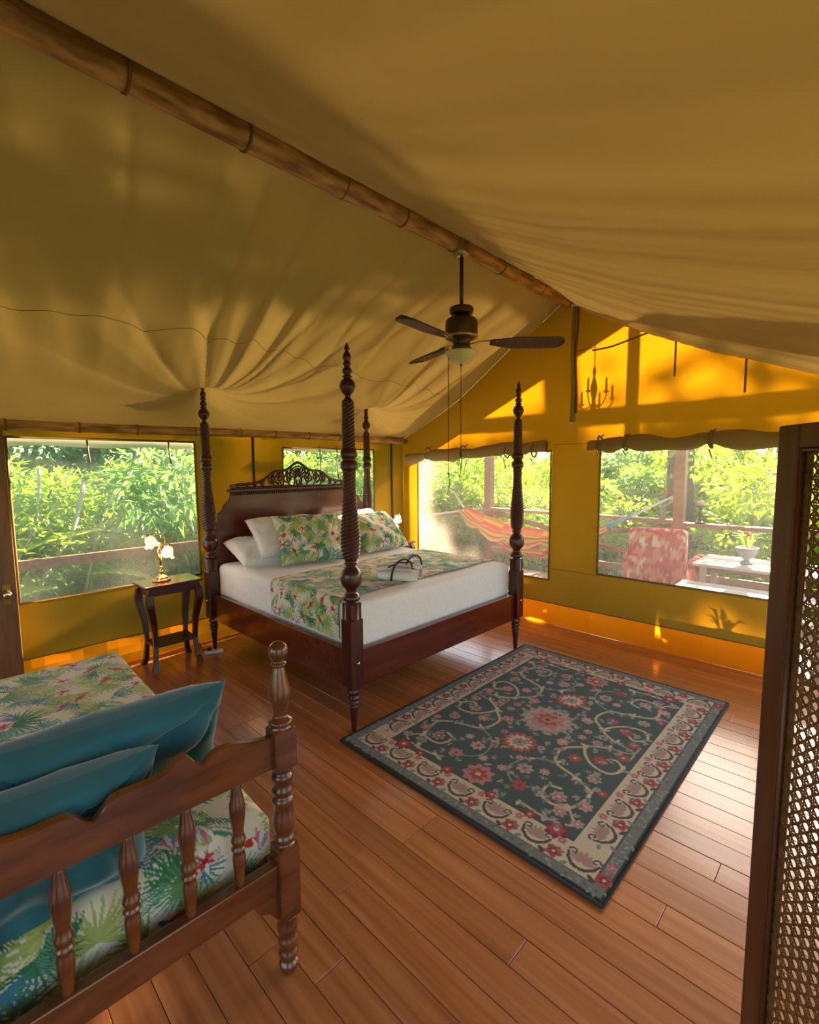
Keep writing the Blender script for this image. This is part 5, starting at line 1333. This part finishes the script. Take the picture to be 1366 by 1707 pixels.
shrub_proto('loose', 2600, [((0, 0, 1.2), (.8, .8, .9)), ((.5, -.5, 1.9), (.7, .6, .5)), ((-.6, .2, 2.1), (.6, .7, .5)), ((.0, .3, .5), (.9, .9, .5))], .19, 'leaf_b', 2, .04, .36, 'palebark')
shrub_proto('bright', 3000, [((0, 0, .9), (.8, .8, .7)), ((.3, .5, 1.7), (.7, .6, .6)), ((-.4, -.2, 1.5), (.7, .7, .7)), ((.2, -.4, 2.3), (.5, .5, .45))], .13, 'leaf_c', 3, .03, .48, 'palebark')
shrub_proto('fine', 4600, [((0, 0, 1.0), (1.0, 1.0, .9)), ((.2, .2, 2.0), (.8, .8, .7)), ((-.5, .5, 1.6), (.7, .7, .7))], .10, 'leaf_a', 4, .03, .34)
shrub_proto('low', 1500, [((0, 0, .4), (.8, .8, .45)), ((.5, .2, .6), (.5, .5, .4))], .18, 'leaf_c', 5, .02, .3)
shrub_proto('tall', 5200, [((0, 0, 1.2), (1.1, 1.1, 1.0)), ((.4, .3, 2.4), (1.0, 1.0, .8)), ((-.5, -.2, 3.3), (.9, .9, .7)), ((.3, -.3, 4.0), (.7, .7, .5))], .20, 'leaf_b', 6, .07)
PN = {'round': 'bush', 'loose': 'shrub', 'bright': 'bright_bush', 'fine': 'fine_leaved_bush', 'low': 'ground_plant', 'tall': 'tree'}
def plant(key, x, y, sc, rz, label, group, sz=1.0):
    fm, sm_ = PROTO[key]; r = empty(PN[key], (x, y, -.62), rz); r.scale = (sc, sc, sc * sz)
    f = link('foliage', fm, None, r); f['kind'] = 'stuff'; link('stem', sm_, None, r)
    tag(r, label, 'tree' if key == 'tall' else 'bush', group); return r
rp_ = random.Random(12)
LK = {'round': 'rounded mid green bush', 'loose': 'loose dark green shrub', 'bright': 'bright yellow-green bush', 'fine': 'fine-leaved green bush', 'low': 'low leafy ground plant', 'tall': 'tall dark green tree'}
ORD = ['first', 'second', 'third', 'fourth', 'fifth', 'sixth', 'seventh', 'eighth', 'ninth', 'tenth', 'eleventh', 'twelfth', 'thirteenth', 'fourteenth', 'fifteenth', 'sixteenth', 'seventeenth', 'eighteenth', 'nineteenth', 'twentieth']
def in_reach(x, y):          # near enough to the view that a step aside could show it
    d = Vector((x, y, 1.0)) - CAM; w_ = d.dot(fwd)
    return w_ > .5 and abs(F_PX * d.dot(r2) / w_) < 1050
# beyond the left windows
for j, x in enumerate((-2.35, -4.0, -6.0)):
    cnt = 0
    for i, y in enumerate(np.arange(-6.5, 5.0, .95)):
        key = [['bright', 'loose', 'fine', 'round'], ['round', 'fine', 'bright', 'loose'], ['fine', 'tall', 'round', 'tall']][j][(i + j) % 4]
        px, py = x + rp_.uniform(-.4, .4), y + rp_.uniform(-.3, .3); sc, rz_ = rp_.uniform(.85, 1.15), rp_.uniform(0, 6.28)
        if not in_reach(px, py): continue
        plant(key, px, py, sc, rz_, LK[key] + ' outside the left windows, ' + ORD[cnt] + ' from the door in the ' + ['front', 'middle', 'back'][j] + ' row', 'jungle outside the left windows', .92 if j < 2 else .8); cnt += 1
# beyond the veranda
for j, y in enumerate((3.9, 5.6, 7.6, 9.6)):
    cnt = 0
    for i, x in enumerate(np.arange(-9.0, 8.0, 1.15)):
        key = [['fine', 'bright', 'low', 'bright'], ['bright', 'fine', 'round', 'loose'], ['loose', 'round', 'bright', 'fine'], ['round', 'fine', 'loose', 'bright']][j][(i + 2 * j) % 4]
        px, py = x + rp_.uniform(-.4, .4), y + rp_.uniform(-.4, .4); sc, rz_ = rp_.uniform(.85, 1.1), rp_.uniform(0, 6.28)
        if not in_reach(px, py): continue
        plant(key, px, py, sc, rz_, LK[key] + ' beyond the veranda, ' + ORD[cnt] + ' from left in the ' + ['front', 'second', 'third', 'back'][j] + ' row', 'jungle beyond the veranda', [.75, .95, 1.05, 1.1][j]); cnt += 1
# trunk that throws the broad shadow between the gable windows
tk = empty('forest_trunk', (1.80, 4.8, -.62)); tag(tk, 'thick leaning tree trunk behind the veranda post', 'tree')
MB().tube([(0.16, 0, 0), (.14, 0, 1.6), (.12, 0, 3.2), (0.06, 0, 4.8), (-.08, 0, 6.6)], [.26, .215, .20, .19, .15], 14).build('trunk', M['bark'], tk, True)
fm, sm_ = PROTO['tall']
cr_o = link('crown', fm, None, tk, (-.1, 0, 6.0)); cr_o['kind'] = 'stuff'
# added trees with unseen high crowns, placed to shade the windows, not the gable
rgc = np.random.default_rng(44); Vs = []; Ts = []; off = 0
for c_b, r_b, k_b in (((0, 0, 0), (.95, .8, .62), 1900), ((.5, .3, .25), (.6, .6, .4), 700), ((-.5, -.2, -.1), (.6, .6, .45), 700)):
    Vb, Tb = leaves(k_b, c_b, r_b, .24, rgc, shell=.1); Vs.append(Vb); Ts.append(Tb + off); off += len(Vb)
crown_me = fastmesh('crown', np.concatenate(Vs), np.concatenate(Ts), False); crown_me.materials.append(M['leaf_b'])
for k, (x, dz, rz_) in enumerate(((-2.6, 0, .3), (-1.75, -.1, 1.4), (.70, -.12, 2.2), (1.2, 0, 4.0), (1.75, -.05, 5.1), (2.5, .02, .9), (3.2, -.06, 2.9), (3.95, 0, 3.8), (4.7, -.05, 5.6), (5.5, 0, 1.2))):
    r = empty('added_shade_tree', (x, 15 + .4 * math.sin(k * 2.1), -.62)); tag(r, 'added bare-trunked shade tree with an unseen high crown far behind the veranda, ' + ORD[k] + ' from left', 'tree', 'added shade trees behind the veranda')
    f = link('crown', crown_me, None, r, (0, 0, 8.02 + dz)); f.rotation_euler = (0, 0, rz_); f['kind'] = 'stuff'
    MB().tube([(0, 0, 0), (.04, .03, 4.0), (0, 0, 7.8 + dz)], [.09, .07, .04], 8).build('trunk', M['bark'], r, True)
Vs = []; Ts = []; off = 0
for c_b, r_b, k_b in (((0, 0, 0), (.5, .45, .26), 9), ((.45, .2, .12), (.3, .3, .2), 5)):
    Vb, Tb = leaves(k_b, c_b, r_b, .36, rgc, shell=.1, aspect=.6); Vs.append(Vb); Ts.append(Tb + off); off += len(Vb)
sparse_me = fastmesh('crown', np.concatenate(Vs), np.concatenate(Ts), False); sparse_me.materials.append(M['leaf_b'])
for k, (x, y, z, rz_) in enumerate(((2.45, 11.2, 7.0, .5), (2.95, 11.8, 7.45, 2.2), (3.35, 11.0, 6.75, 4.0))):
    r = empty('slender_tree', (x, y, -.62)); tag(r, 'slender tree with a sparse large-leaved top behind the veranda, ' + ORD[k] + ' from left', 'tree', 'slender trees behind the veranda')
    f = link('crown', sparse_me, None, r, (0, 0, z + .62)); f.rotation_euler = (0, 0, rz_); f['kind'] = 'stuff'
    MB().tube([(0, 0, 0), (.06, .03, 4.0), (0, 0, z + .5)], [.05, .04, .02], 8).build('trunk', M['bark'], r, True)
# pale branches outside the left windows
for k, (p, q, rd, lb) in enumerate((((-1.7, -3.55, .4), (-2.0, -3.05, 1.45), .022, 'pale bare branch leaning outside the left window near the door'),
        ((-1.9, -3.75, .5), (-1.9, -3.45, 1.6), .016, 'pale upright stem outside the left window beside the door'),
        ((-2.0, -2.9, 1.0), (-2.4, -2.3, 2.1), .015, 'thin pale branch crossing the upper left window'),
        ((-2.6, -1.2, -.6), (-2.9, -.9, 3.2), .05, 'pale trunk outside the window behind the headboard'))):
    p, q = Vector(p), Vector(q); m = (p + q) / 2 + Vector((.05, .08, 0)); b0 = p + (p - q) * .8
    b0 = Vector((b0.x, b0.y, -.62))
    o = MB().tube(smoothprof([tuple(b0), tuple(p), tuple(m), tuple(q)], 5), rd, 7).build('branch', M['palebark'], None, True); tag(o, lb, 'branch')
# large banana leaves near the left window
def banana(label, base, tip, w, droop):
    b, t = Vector(base), Vector(tip); r = empty('banana_leaf', (b.x, b.y, b.z)); tag(r, label, 'leaf')
    d = t - b; sd = Vector((-d.y, d.x, 0)).normalized(); n, k = 26, 7; V = []
    for i in range(n):
        q = i / (n - 1); c = d * q + Vector((0, 0, -droop * (q * q - q) * 4 * -1 * -.5)); ww = w * math.sin(PI * (q * .93 + .05)) ** .7
        for j in range(k):
            s = j / (k - 1) * 2 - 1; V.append(tuple(c + sd * (s * ww) + Vector((0, 0, abs(s) * ww * .35 + .012 * math.sin(q * 50 + j)))))
    link('blade', fastmesh('blade', V, gridq(n, k)), M['leaf_c'], r)
    MB().tube([tuple(d * q + Vector((0, 0, -droop * (q * q - q) * 4 * -1 * -.5 - .004))) for q in np.linspace(0, 1, 12)], .008, 6).build('midrib', M['leaf_c'], r, True)
    MB().tube([(0, 0, 0), (.05, -.05, -.3), (.08, -.08, -.62 - b.z)], .02, 6).build('stalk', M['leaf_b'], r, True)
banana('long bright banana leaf above the walkway rail near the door', (-1.75, -4.0, .62), (-1.6, -2.95, .93), .12, .12)
banana('dark banana leaf low outside the left window corner', (-1.3, -3.95, .35), (-1.4, -3.45, .42), .13, .05)
banana('drooping banana leaf beneath the walkway rail', (-1.7, -3.1, .45), (-1.4, -2.5, .30), .09, .1)
